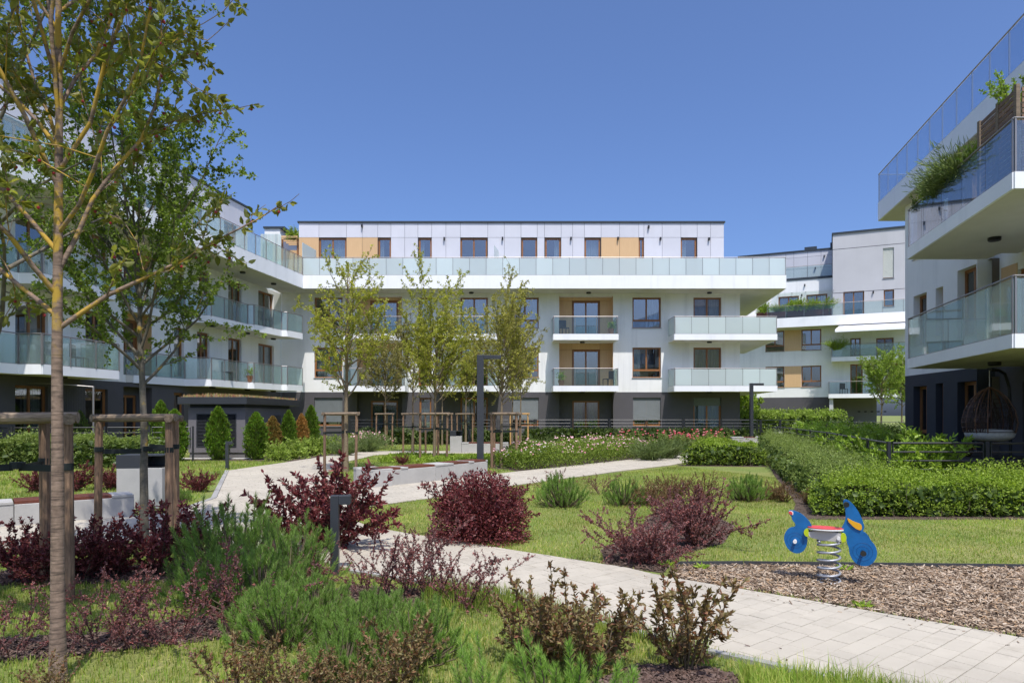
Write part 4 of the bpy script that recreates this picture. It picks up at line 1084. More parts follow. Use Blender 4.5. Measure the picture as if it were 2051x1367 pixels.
bench('long concrete bench with dark timber seats bending along the middle path', [(-3.80, 16.35), (-3.22, 15.60), (-1.92, 17.20), (-.68, 19.05)], .55, .43,
      [(1, .18, .44), (1, .55, .99), (2, .32, .62), (2, .72, .97)])
bench('concrete bench with dark timber seats at the left edge, in front of the litter bin', [(-9.6, 8.62), (-7.5, 10.28), (-6.24, 11.28)], .5, .385, [(0, .1, .5), (0, .6, .9), (1, -.0, .22), (1, .36, .80)])
bench('far concrete bench with one timber seat behind the lamp post', [(-2.2, 29.8), (-.15, 29.8)], .5, .46, [(0, .15, .85)])
bench('small concrete bench block beside the red roses, nearer one', [(pX(1468, 35.7), 35.9), (pX(1515, 35.7), 35.7)], .6, .5, [(0, .5, .95)])
bench('small concrete bench block beside the red roses, half hidden by the hedge', [(pX(1516, 36.5), 36.7), (pX(1556, 36.5), 36.3)], .6, .5, [(0, .55, .95)])

def bin_(label, x, y, w_, d, h, rz):
    t = at_local(thing('litter_bin', label, 'litter bin', (x, y, 0), rz, group='concrete litter bins'))
    MB().box(-w_ / 2, w_ / 2, 0, d, -.05, h * .76).build('body', 'concrete', t, bevel=.01)
    m = MB(); q = .02
    m.box(-w_ / 2 - .005, w_ * .02, -.005, d + .005, h * .76, h)
    m.build('hood', 'anthracite', t, bevel=.006)
    r = MB(); r.box(w_ * .02 + .002, w_ / 2 + .005, -.005, d + .005, h - .02, h - .001); r.box(w_ * .02 + .002, w_ / 2 + .005, d - .02, d + .005, h * .76, h - .021); r.build('open_hood', 'anthracite', t)
    MB().box(w_ * .04, w_ / 2 - .01, .01, d - .03, h * .76 + .001, h * .76 + .02).build('opening', 'lamp_black', t)
bin_('large concrete litter bin with black hood beside the left bench', pX(291, 12.4), 12.2, .78, .5, .97, R(6))
bin_('far concrete litter bin at the end of the far bench', pX(913.5, 30), 29.8, .50, .45, .98, 0)
bin_('concrete litter bin with black hood at the far end of the right hedge', pX(1554, 36), 35.6, .42, .4, 1.05, 0)

def bollard(label, x, y, h, rz, s=1.0):
    t = at_local(thing('bollard_light', label, 'bollard light', (x, y, 0), rz, group='bollard lights'))
    MB().box(-.085, .0, -.06, .06, -.05, h).build('post', 'anthracite', t, bevel=.004)
    MB().box(.001, .125, -.06, .06, h - .09, h).build('head', 'anthracite', t, bevel=.004)
    MB().box(.02, .115, -.045, .045, h - .096, h - .091).build('lens', 'curtain', t)
bollard('near black bollard light at the bend of the path between the shrubs', pX(679, 7.25), 7.25, .84, R(8))
bollard('far black bollard light at the plaza edge in front of the kiosk', pX(458, 21.1), 21.1, .86, R(8))

def lamp(label, x, y, h, arm, w_, rz):
    t = at_local(thing('lamp_post', label, 'lamp post', (x, y, 0), rz, group='angled black lamp posts'))
    MB().box(-w_ / 2, w_ / 2, -w_ * .55, w_ * .55, -.05, h).build('post', 'anthracite', t, bevel=.006)
    MB().box(w_ / 2 + .001, w_ / 2 + arm, -w_ * .45, w_ * .45, h - .115, h - .002).build('arm', 'anthracite', t, bevel=.006)
    MB().box(w_ / 2 + .2, w_ / 2 + arm - .05, -w_ * .3, w_ * .3, h - .12, h - .116).build('lens', 'curtain', t)
    MB().box(-w_ * .8, w_ * .8, -w_ * .8, w_ * .8, -.05, .02).build('foot_plate', 'anthracite', t)
lamp('tall black lamp post behind the middle bench', pX(962, 20.3), 20.3, pZ(711, 20.3), .52, .2, R(4))
lamp('smaller looking black lamp post among the roses beside the far bench blocks', pX(1505, 37.6), 37.6, pZ(767, 37.6), .58, .17, 0)
MB().box(pX(937, 38), pX(943, 38), 38, 38.15, -.05, pZ(860, 38)).build('dog_post', 'anthracite')
o = bpy.data.objects['dog_post']; o.name = 'bollard_light'; tag(o, 'thin dark post standing on the rear lawn behind the far bench', 'bollard light', 'bollard lights')

# fences: posts and rails
def fence(label, pts, h, nr, bay, zb=0.0, ztop=None, rail=.016, post=.03, gap=.6):
    root = thing('rail_fence', label, 'fence', (pts[0][0], pts[0][1], 0), group='black rail fences')
    z1 = zb + h
    for a, b in zip(pts, pts[1:]):
        l = math.hypot(b[0] - a[0], b[1] - a[1]); k = max(1, round(l / bay)); d = ((b[0] - a[0]) / l, (b[1] - a[1]) / l)
        for i in range(k):
            p = (a[0] + d[0] * l * i / k, a[1] + d[1] * l * i / k); q = (a[0] + d[0] * l * (i + 1) / k, a[1] + d[1] * l * (i + 1) / k)
            MB().bar((p[0] - d[0] * post, p[1] - d[1] * post), (p[0] + d[0] * post, p[1] + d[1] * post), post * 1.4, zb - .1, z1 + .02).build('post', 'fence_steel', root, bevel=.004)
            e = .09
            for s in (e, l / k - e):
                MB().bar((p[0] + d[0] * (s - .012), p[1] + d[1] * (s - .012)), (p[0] + d[0] * (s + .012), p[1] + d[1] * (s + .012)), .03, z1 - gap - .02, z1 - .015).build('stile', 'fence_steel', root)
            for j in range(nr):
                z = z1 - .015 - gap * j / (nr - 1)
                MB().tube([(p[0] + d[0] * e, p[1] + d[1] * e, z), (q[0] - d[0] * e, q[1] - d[1] * e, z)], rail if j else rail * 1.3, 6).build('rail', 'fence_steel', root)
        MB().bar((b[0] - d[0] * post, b[1] - d[1] * post), (b[0] + d[0] * post, b[1] + d[1] * post), post * 1.4, zb - .1, z1 + .02).build('post', 'fence_steel', root, bevel=.004)
fence('black rail fence along the right hedge, curving around the ground floor garden', [(13.5, 34.7), (12.1, 29.0), (10.8, 23.4), (8.28, 15.0), (12.6, 15.0)], 1.08, 4, 2.3, gap=.58, rail=.02, post=.04)
fence('thin black rail fence in front of the central building', [(-9.4, 39.45), (14.2, 39.45)], 1.04, 5, 2.1, zb=.35, gap=.75, rail=.008, post=.02)
fence('black rail fence behind the left hedge, in front of the ball net', [(-18.5, 23.0), (-11.5, 24.6)], 1.25, 5, 1.5, gap=.75)
fence('black rail fence in front of the far garden between the buildings', [(pX(1470, 41), 39.9), (pX(1600, 43), 43.0)], 1.35, 4, 2.0, gap=.7, rail=.014)
fence('low dark rail fence in front of the far passage', [(pX(1655, 42), 42), (pX(1815, 40), 40)], 1.0, 4, 2.0, zb=.25, gap=.7, rail=.014)

# ball net frame on the left
bn = thing('ball_net', 'grey framed ball net standing in the left garden', 'net', (-15.5, 24.4, 0))
NP0 = [(pX(8, 24.8), 24.8), (pX(113 / 1, 24.8), 24.8), (pX(187, 25.4), 25.4)]
HN = [2.85, 2.8, 2.72]
for (x, y), h in zip(NP0, HN): MB().tube([(x, y, 0), (x, y, h)], .035, 8).build('pole', 'rail_steel', bn)
for x, y in ((pX(42, 24.8), 24.8), (pX(72, 26.2), 26.2)): MB().tube([(x, y, 0), (x, y, 2.75)], .03, 8).build('pole', 'rail_steel', bn)
tp = MB()
for i in range(2): tp.tube([(NP0[i][0], NP0[i][1], HN[i]), (NP0[i + 1][0], NP0[i + 1][1], HN[i + 1])], .018, 6)
tp.build('top_bar', 'rail_steel', bn)
net = MB()
for i in range(2):
    (x0, y0), (x1, y1) = NP0[i], NP0[i + 1]
    k = 22
    for j in range(1, k): net.tube([(x0 + (x1 - x0) * j / k, y0 + (y1 - y0) * j / k, .9), (x0 + (x1 - x0) * j / k, y0 + (y1 - y0) * j / k, HN[i] + (HN[i + 1] - HN[i]) * j / k - .02)], .004, 3, False)
    for j in range(1, 26): net.tube([(x0, y0, .9 + (HN[i] - .95) * j / 26), (x1, y1, .9 + (HN[i + 1] - .95) * j / 26)], .004, 3, False)
no = net.build('netting', 'lamp_black', bn); no['kind'] = 'stuff'

# furniture on the balconies of the left building
def bal_chair(x, y, z, rz, label):
    t = at_local(thing('balcony_chair', label, 'chair', (x, y, z), rz, group='chairs on the left balconies'))
    MB().box(-.24, .24, -.24, .24, .42, .46).build('seat', 'lamp_black', t, bevel=.008)
    MB().box(-.24, .24, .22, .26, .46, .95).build('backrest', 'lamp_black', t, bevel=.008)
    for a in (-.22, .22):
        for b in (-.22, .22): MB().box(a - .018, a + .018, b - .018, b + .018, 0, .42).build('leg', 'lamp_black', t)
bal_chair(-16.6, 26.2, S1T, R(100), 'dark chair on the first floor balcony above the ball net, right one')
bal_chair(-16.9, 24.9, S1T, R(60), 'dark chair on the first floor balcony above the ball net, left one')

surf('pot_clay', (0.30, 0.13, 0.07), 0.8, 0.15, 10)
for lab, x, y, z, rz in (('dark chair on the upper balcony of the right timber loggia', pX(1130, 42), 42.0, S2T, 20), ('dark chair on the lower balcony of the right timber loggia', pX(1218, 42), 42.0, S1T, -60),
                         ('dark chair on the lower left balcony above the kiosk', -14.7, 35.2, S1T, 120), ('dark chair on the upper left balcony near the corner', -13.9, 38.3, S2T, 80), ('dark chair on the far balcony below the trees', FB.xy(bu(1690, 1), .8)[0], FB.xy(bu(1690, 1), .8)[1], S1T, 0)):
    bal_chair(x, y, z, R(rz), lab)
for lab, x, y, z in (('clay pot on the lower balcony of the right timber loggia', pX(1124, 41.7), 41.7, S1T), ('clay pot on the upper balcony of the right timber loggia', pX(1224, 41.7), 41.7, S2T), ('clay pot on the lower left balcony above the kiosk', -14.2, 37.0, S1T)):
    t = at_local(thing('plant_pot', lab, 'plant pot', (x, y, z), 0, group='pots on the balconies'))
    MB().lathe([(0, 0), (.13, 0), (.19, .32), (.2, .36), (.17, .36), (.16, .32), (0, .32)], 14).build('pot', 'pot_clay', t)
    gg = np.random.default_rng(int(x * 10) % 97); nn_ = 160; pp = gg.normal(0, .12, (nn_, 3)) + np.array([0, 0, .55]); aa_ = gg.normal(size=(nn_, 3)) + np.array([0, 0, .6])
    POTS = globals().setdefault('POTS', []); POTS.append((t, pp, aa_, gg))
# raised deck, pouf and hanging chair of the right ground floor garden
dk = MB().prism([(10.4, 15.7), (13.6, 15.7), (13.72, 19.6), (10.6, 19.6)], -.05, .57).build('deck', 'deck'); dk['kind'] = 'structure'
for i in range(26): MB().box(10.42, 13.5, 15.72 + i * .148, 15.86 + i * .148, .572, .594).build('deck_board', 'deck', dk)
surf('wicker', (0.055, 0.03, 0.02), 0.6, 0.2, 20); surf('rib_wood', (0.16, 0.075, 0.04), 0.55, 0.2, 20); surf('cushion', (0.50, 0.47, 0.42), 0.9, 0.2, 12)
hc = thing('hanging_chair', 'brown wicker egg chair hanging on the right garden deck', 'hanging chair', (11.75, 16.9, .594))
cx0, cy0, cz0 = 11.72, 16.75, 1.02
prof = [(.12, 0.0), (.38, .07), (.54, .25), (.58, .48), (.52, .78), (.38, 1.05), (.2, 1.24), (.02, 1.34)]
for j in range(14):
    an = 2 * math.pi * j / 14
    if 4.1 < an < 5.3: continue
    MB().tube([(cx0 + r * math.cos(an), cy0 + r * math.sin(an), cz0 + z) for r, z in prof], .013, 6).build('rib', 'rib_wood', hc)
wv = MB()
for z, r in ((.04, .3), (.14, .46), (.25, .54), (.36, .565), (.48, .58), (.6, .565), (.72, .54), (.84, .49), (.95, .44), (1.05, .38)):
    wv.tube([(cx0 + r * math.cos(a), cy0 + r * math.sin(a), cz0 + z) for a in [5.3 - 6.283 + i * (5.1 / 24) for i in range(25)]] if z > .3 else [(cx0 + r * math.cos(i * .2618), cy0 + r * math.sin(i * .2618), cz0 + z) for i in range(25)], .009, 5)
for k in range(170):
    an = rng.uniform(-.9, 4.0); a2 = an + rng.uniform(-.5, .5); z0, z1 = rng.uniform(.1, .5), rng.uniform(.6, 1.15)
    rr = lambda z: np.interp(z, [p[1] for p in prof], [p[0] for p in prof])
    wv.tube([(cx0 + rr(z0 + (z1 - z0) * s) * math.cos(an + (a2 - an) * s), cy0 + rr(z0 + (z1 - z0) * s) * math.sin(an + (a2 - an) * s), cz0 + z0 + (z1 - z0) * s) for s in (0, .25, .5, .75, 1)], .007, 4)
wv.build('weave', 'wicker', hc)
MB().lathe([(0, .02), (.36, .03), (.5, .12), (.53, .22), (.45, .30), (0, .32)], 20, (cx0, cy0, cz0)).build('cushion', 'cushion', hc, smooth=True)
MB().tube([(cx0, cy0, cz0 + 1.34), (cx0, cy0, cz0 + 1.75)], .012, 6).build('chain', 'rail_steel', hc)
MB().tube([(cx0 + .02 + .75 * math.sin(a), cy0 + .35 * math.sin(a), z) for a, z in ((0, 2.78), (.4, 2.79), (.8, 2.70), (1.15, 2.4), (1.4, 1.9), (1.5, 1.3), (1.5, .62))], .035, 10).build('stand', 'lamp_black', hc)
MB().lathe([(0, 0), (.5, 0), (.5, .03), (0, .04)], 20, (cx0 + .5, cy0 + .2, .596)).build('stand_base', 'lamp_black', hc)
pf = MB().lathe([(0, 0), (.30, 0), (.36, .08), (.37, .18), (.33, .28), (.15, .33), (0, .33)], 20, (0, 0, 0)).build('pouf', 'stake_wood', smooth=True, loc=(0, 0, 0))
pf.location = (pX(1917, 18.3), 18.3, .596); tag(pf, 'round knitted pouf on the deck left of the hanging chair', 'pouf')
# timber slatted privacy screen and planters on the upper right balcony
ps_ = thing('slatted_screen', 'weathered timber slat screen standing on the upper right balcony', 'screen', (10.3, 13.9, 6.52))
for i in range(16): MB().bar((10.22, 13.68), (12.9, 13.68), .02, 6.56 + i * .107, 6.64 + i * .107).build('slat', 'stake_wood', ps_)
for i in range(16): MB().bar((10.14, 13.72), (10.52, 15.3), .02, 6.56 + i * .107, 6.64 + i * .107).build('slat', 'stake_wood', ps_)
for x, y in ((10.12, 13.68), (10.34, 14.5), (10.56, 15.4), (11.5, 13.72)): MB().box(x - .04, x + .04, y - .04, y + .04, 6.53, 8.3).build('post', 'crossbar_wood', ps_)
for i, (x, y, x2, y2) in enumerate(((11.42, 19.3, 11.2, 18.3), (10.95, 17.2, 10.62, 15.8))):
    p_ = thing('planter_box', ('timber planter box at the far end of the upper right balcony', 'timber planter box under the hanging grasses of the upper right balcony')[i], 'planter', (x, y, 6.52), group='planters on the upper right balcony')
    m = MB().bar((x + .2, y), (x2 + .2, y2), .3, 6.53, 7.45); m.build('box', 'stake_wood', p_, bevel=.01)
    MB().bar((x + .2, y), (x2 + .2, y2), .24, 7.451, 7.46).build('soil', 'soil', p_)

# ================================================================== SPRING ROCKER
rk = at_local(thing('spring_rocker', 'blue motorbike spring rocker with red seat on the wood chips', 'spring rocker', (gp(1660, 1168)[0], gp(1660, 1168)[1], 0.0), R(-24)))
SC = 0.000775
def Tz(p, cxz=785, kx=0.93): return ((p[0] - cxz) * SC * kx, (1222 - p[1]) * SC)
def smooth_ring(pts, n=3):
    for _ in range(n):
        q = []
        for a, b in zip(pts, pts[1:] + pts[:1]): q += [(a[0] * .75 + b[0] * .25, a[1] * .75 + b[1] * .25), (a[0] * .25 + b[0] * .75, a[1] * .25 + b[1] * .75)]
        pts = q
    return pts
def plate(name, pts, y0, y1, mat, sm=1, bevel=.004):
    P = smooth_ring([Tz(p) for p in pts], sm)
    n = len(P); m = MB()
    m.add([(x, y0, z) for x, z in P] + [(x, y1, z) for x, z in P], [tuple(range(n)), tuple(range(2 * n - 1, n - 1, -1))] + [(i, n + i, n + (i + 1) % n, (i + 1) % n) for i in range(n)])
    return m.build(name, mat, rk)
surf('toy_blue', (0.006, 0.115, 0.32), 0.45, 0.22, 9.0); surf('toy_red', (0.62, 0.06, 0.055), 0.45, 0.06, 3.0)
surf('toy_white', (0.72, 0.70, 0.66), 0.5, 0.05, 3.0); surf('toy_green', (0.42, 0.52, 0.012), 0.45, 0.05, 3.0)
surf('toy_yellow', (0.70, 0.34, 0.012), 0.45, 0.05, 3.0); surf('toy_grey', (0.44, 0.42, 0.39), 0.5, 0.06, 3.0)
surf('toy_groove', (0.004, 0.05, 0.16), 0.6, 0.05, 3.0)
surf('spring_steel', (0.36, 0.37, 0.39), 0.45, 0.2, 12.0, metallic=0.4); surf('toy_black', (0.012, 0.012, 0.013), 0.28, 0.1, 5.0, spec=.6)
surf('wood_edge', (0.35, 0.25, 0.16), 0.7, 0.2, 30)
rear = [(275, 293), (340, 300), (410, 322), (475, 365), (530, 420), (570, 480), (560, 530), (520, 580), (512, 640), (512, 690), (503, 745), (478, 800), (440, 838), (390, 858), (340, 856), (290, 835), (245, 792), (215, 730), (203, 670), (215, 610), (245, 560), (285, 525), (345, 512), (358, 488), (345, 455), (318, 430), (306, 375), (270, 350), (262, 318)]
front = [(970, 128), (1005, 120), (1045, 140), (1088, 180), (1132, 235), (1172, 300), (1202, 370), (1228, 455), (1218, 490), (1204, 518), (1240, 530), (1280, 575), (1308, 632), (1346, 670), (1372, 720), (1381, 775), (1370, 840), (1335, 900), (1285, 940), (1230, 957), (1170, 950), (1110, 920), (1065, 865), (1040, 800), (1035, 730), (1015, 690), (1006, 640), (980, 580), (945, 540), (945, 490), (965, 450), (985, 410), (996, 350), (996, 290), (982, 230), (964, 180)]
plate('rear_plate', rear, -.014, .014, 'toy_blue'); plate('front_plate', front, -.014, .014, 'toy_blue')
def rings(name, c, rr):
    for r in rr:
        m = MB(); m.tube([(Tz(c)[0] + r * math.cos(a), -.0145, Tz(c)[1] + r * math.sin(a)) for a in [i * 6.283 / 40 for i in range(41)]], .0014, 4, False); m.build(name, 'toy_groove', rk)
rings('wheel_groove', (352, 690), (.078, .05)); rings('wheel_groove', (1205, 775), (.088, .055))
for y0, y1 in ((-.05, -.02), (.02, .05)):
    plate('side_board', [(528, 540), (930, 540), (945, 600), (940, 668), (800, 660), (640, 648), (528, 625)], y0, y1, 'toy_grey', 1)
    plate('front_cap', [(930, 552), (985, 545), (1008, 600), (995, 655), (940, 668)], y0 - .002, y1 + .002, 'toy_green', 1)
    plate('rear_cap', [(528, 520), (490, 520), (462, 560), (478, 612), (528, 628)], y0 - .002, y1 + .002, 'toy_green', 1)
sx0, sx1, szz = Tz((512, 0))[0], Tz((975, 0))[0], Tz((0, 505))[1]
oval = [(sx0 + (sx1 - sx0) * (.5 - .5 * math.cos(a)), .115 * (1 - .28 * (.5 - .5 * math.cos(a))) * math.sin(a)) for a in [i * 6.283 / 36 for i in range(36)]]
MB().prism(oval, szz - .016, szz - .001).build('seat_board', 'toy_white', rk, bevel=.003)
MB().prism([(x * 1.0, y) for x, y in oval], szz, szz + .009).build('seat', 'toy_red', rk, bevel=.003)
MB().box(-.09, .09, -.048, .048, Tz((0, 655))[1] - .004, Tz((0, 655))[1] + .012).build('spring_plate', 'spring_steel', rk)
hp = []
zt = Tz((0, 662))[1]
for i in range(0, 241):
    t = i / 240; a = t * 2 * math.pi * 6.6
    zz_ = .014 + (zt - .014) * (t if True else 0)
    zz_ = .016 + (zt - .028) * (max(0, min(1, (t - .12) / .78)) * .93 + .07 * t)
    hp.append((.103 * math.cos(a), .103 * math.sin(a), zz_))
MB().tube(hp, .0115, 10).build('spring', 'spring_steel', rk, smooth=True)
MB().lathe([(0, -.02), (.112, -.02), (.112, .004), (0, .006)], 24).build('base_plate', 'edging_steel', rk)
def peg(name, p, l, r, mat, knob):
    x, z = Tz(p); m = MB()
    for s in (-1, 1):
        m.tube([(x, s * .015, z), (x, s * l * .8, z), (x, s * l * .82, z), (x, s * l, z)], [r * .8, r * .8, r * knob, r * knob], 14)
    m.build(name, mat, rk, smooth=False)
peg('rear_peg', (352, 692), .085, .019, 'toy_white', 1.0); peg('foot_peg', (1205, 772), .13, .020, 'toy_black', 1.35); peg('handle', (1000, 170), .13, .022, 'toy_black', 1.2); peg('bolt_cap', (905, 610), .095, .017, 'toy_white', 1.0)
for y0, y1 in ((-.028, -.0145), (.0145, .028)):
    plate('mudguard', [(1015, 352), (1045, 368), (1090, 392), (1140, 408), (1180, 420), (1196, 450), (1192, 492), (1165, 502), (1110, 478), (1060, 432), (1025, 395)], y0, y1, 'toy_yellow', 1)
    plate('tail_light', [(272, 306), (300, 302), (325, 312), (332, 340), (318, 358), (290, 352), (270, 330)], y0 + (.004 if y0 < 0 else 0), y1 - (0 if y0 < 0 else .004), 'toy_white', 1)
    plate('tail_lens', [(268, 312), (295, 308), (315, 320), (320, 342), (306, 354), (284, 346), (268, 330)], y0 - (.003 if y0 < 0 else -.002), y1 + (.003 if y0 > 0 else -.002), 'toy_red', 1)
# ================================================================== PLANT BUILDERS
def unit(v): return v / np.maximum(np.linalg.norm(v, axis=-1, keepdims=True), 1e-9)
class Tubes:
    def __init__(s): s.V = []; s.F = []; s.n = 0
    def add(s, pts, rad, k=5):
        P = np.asarray(pts, float); m = len(P); rad = np.asarray(rad, float)
        D = unit(np.gradient(P, axis=0))
        ref = np.array([0.31, 0.87, 0.38]) if abs(D[0, 2]) > .5 else np.array([0.1, 0.2, 0.97])
        A = unit(np.cross(D, ref)); Bv = np.cross(D, A)
        an = np.arange(k) * 2 * np.pi / k
        ring = P[:, None] + (A[:, None] * np.cos(an)[None, :, None] + Bv[:, None] * np.sin(an)[None, :, None]) * rad[:, None, None]
        i = np.arange(m - 1)[:, None] * k; j = np.arange(k)[None]; j2 = (j + 1) % k
        s.F.append(np.stack([i + j, i + j2, i + k + j2, i + k + j], -1).reshape(-1, 4) + s.n)
        s.V.append(ring.reshape(-1, 3)); s.n += m * k
    def mesh(s, name): return np_mesh(name, np.concatenate(s.V), np.concatenate(s.F), True)
def leaf_mesh(name, P, A, L, ratio, g, fold=.35, curl=.15, big=False, up=0.0):
    """one small folded blade per leaf, joined; P base points, A directions, L lengths"""
    n = len(P); A = unit(A); rn = g.normal(size=(n, 3)); rn[:, 2] += up
    S = unit(np.cross(A, rn)); N = np.cross(S, A)
    L = L[:, None]; Wd = L * ratio * .5
    if big:
        V = np.zeros((n, 6, 3))
        V[:, 0] = P; V[:, 1] = P + A * L * .35 + S * Wd + N * Wd * fold; V[:, 2] = P + A * L * .72 + S * Wd * .72 + N * (Wd * fold - L * curl * .4)
        V[:, 3] = P + A * L - N * L * curl; V[:, 4] = P + A * L * .72 - S * Wd * .72 + N * (Wd * fold - L * curl * .4); V[:, 5] = P + A * L * .35 - S * Wd + N * Wd * fold
        b = np.arange(n)[:, None] * 6
        F_ = np.concatenate([b + np.array(q) for q in ((0, 1, 2), (0, 2, 3), (0, 3, 4), (0, 4, 5))])
    else:
        V = np.zeros((n, 4, 3))
        V[:, 0] = P; V[:, 1] = P + A * L * .5 + S * Wd + N * Wd * fold; V[:, 2] = P + A * L - N * L * curl; V[:, 3] = P + A * L * .5 - S * Wd + N * Wd * fold
        b = np.arange(n)[:, None] * 4
        F_ = np.concatenate([b + np.array([0, 1, 2]), b + np.array([0, 2, 3])])
    return np_mesh(name, V, F_)
def curve(p, d, length, n, g, wob, lift):
    """wandering shoot: returns points"""
    P = [np.array(p, float)]; d = unit(np.array(d, float)); st = length / n
    for i in range(n):
        d = unit(d + g.normal(0, wob, 3) + np.array([0, 0, lift]))
        P.append(P[-1] + d * st)
    return np.array(P), d
def along(P, t):
    x = t * (len(P) - 1); i = np.minimum(x.astype(int), len(P) - 2); f = (x - i)[:, None]
    return P[i] * (1 - f) + P[i + 1] * f, unit(P[i + 1] - P[i])

def tree(name, label, loc, H, r0, zb, Rc, limbs, el, leaf, ratio, dens, lmat, bmat, seed, group, sub=7, wob=.10, prof=None, big=False, cluster=5, droop=.0, trunk_wob=.012, cat='tree', rz=0, lean=(0, 0), leader=True, crown_hi=.95, fruit=None, lsub=.42):
    g = np.random.default_rng(seed); T = Tubes(); lp, la = [], []; fp = []
    prof = prof or (lambda t: np.sin(np.pi * (0.18 + 0.78 * t)) ** .8)
    nz = 14; zs = np.linspace(0, 1, nz)
    Ht = H if leader else zb * 1.08
    tr = np.c_[np.cumsum(g.normal(0, trunk_wob, nz)) * zs + lean[0] * zs, np.cumsum(g.normal(0, trunk_wob, nz)) * zs + lean[1] * zs, zs * Ht - .03]
    rad = r0 * (1 - zs * (.88 if leader else .25)) ** .9 + .003; rad[0] *= 1.3; rad[1] *= 1.05
    T.add(tr, rad, 10)
    def put(P, cnt, t0=.1):
        if cnt < 1: return
        t = t0 + (1 - t0) * g.random(cnt) ** .8
        c, d = along(P, t)
        k = cluster
        c = np.repeat(c, k, 0); d = np.repeat(d, k, 0)
        a = unit(d * .55 + g.normal(0, .75, c.shape) + np.array([0, 0, .15 - droop]))
        lp.append(c + a * .01); la.append(a)
        if fruit is not None: fp.append(c[::k * 9] + np.array([0, 0, -.03]))
    for i in range(limbs):
        t = (i + .5 * g.random()) / limbs
        z = (zb + (Ht * crown_hi - zb) * t) if leader else zb * (.93 + .14 * g.random())
        b0, _ = along(tr, np.array([min(z / Ht, .999)])); b0 = b0[0]
        az = i * 2.4 + g.normal(0, .35)
        e = el + g.normal(0, 7) + (t * 14 if leader else 0)
        if not leader: e = el + (i / max(1, limbs - 1) - .5) * 40 + g.normal(0, 5)
        reach = Rc * float(prof(t)) * g.uniform(.75, 1.12) if leader else (H - zb) / max(.35, math.sin(R(e))) * g.uniform(.75, 1.0) * math.cos(R(e))
        Ln = reach / max(.25, math.cos(R(e)))
        d = np.array([math.cos(az) * math.cos(R(e)), math.sin(az) * math.cos(R(e)), math.sin(R(e))])
        P, _ = curve(b0, d, Ln, 9, g, wob, .035)
        rr = r0 * (.42 if leader else .62) * (1 - .55 * t if leader else 1) * min(1, .35 + Ln / 2.2)
        T.add(P, np.linspace(rr, .0035, 10), 6)
        put(P, int(Ln * dens * .5), .35)
        ns = max(2, int(sub * Ln))
        for j in range(ns):
            s = .16 + .8 * (j + g.random()) / ns
            q, dd = along(P, np.array([min(s, .99)]))
            ll = Ln * lsub * (1.15 - s) * g.uniform(.6, 1.3) + .12
            nd = unit(dd[0] * .75 + g.normal(0, .55, 3) + np.array([0, 0, .18]))
            Q, _ = curve(q[0], nd, ll, 5, g, wob * 1.3, .03)
            T.add(Q, np.linspace(max(.0035, rr * .33 * (1.1 - s)), .0022, 6), 4)
            put(Q, int(ll * dens), .1)
            for _ in range(int(ll * 3.2)):
                q2, d2 = along(Q, np.array([g.uniform(.2, .95)])); l3 = g.uniform(.10, .30)
                Q2, _ = curve(q2[0], unit(d2[0] * .6 + g.normal(0, .7, 3)), l3, 3, g, wob, .02)
                T.add(Q2, np.linspace(.003, .0018, 4), 3); put(Q2, max(1, int(l3 * dens)), .1)
    P = np.concatenate(lp); A = np.concatenate(la)
    root = thing(name, label, cat, loc, group=group); at_local(root); root.rotation_euler[2] = rz
    _link('trunk', T.mesh('trunk'), bmat, root)
    L = g.uniform(.65, 1.15, len(P)) * leaf
    _link('crown', leaf_mesh('crown', P, A, L, ratio, g, big=big, curl=.22), lmat, root)
    if fruit is not None and fp:
        F0 = np.concatenate(fp)[:160]; m = MB()
        for p in F0: m.lathe([(0.0005, -.011), (.010, -.005), (.011, .003), (.0005, .011)], 6, tuple(p))
        m.build('fruit', fruit, root)['kind'] = 'stuff'
    return root

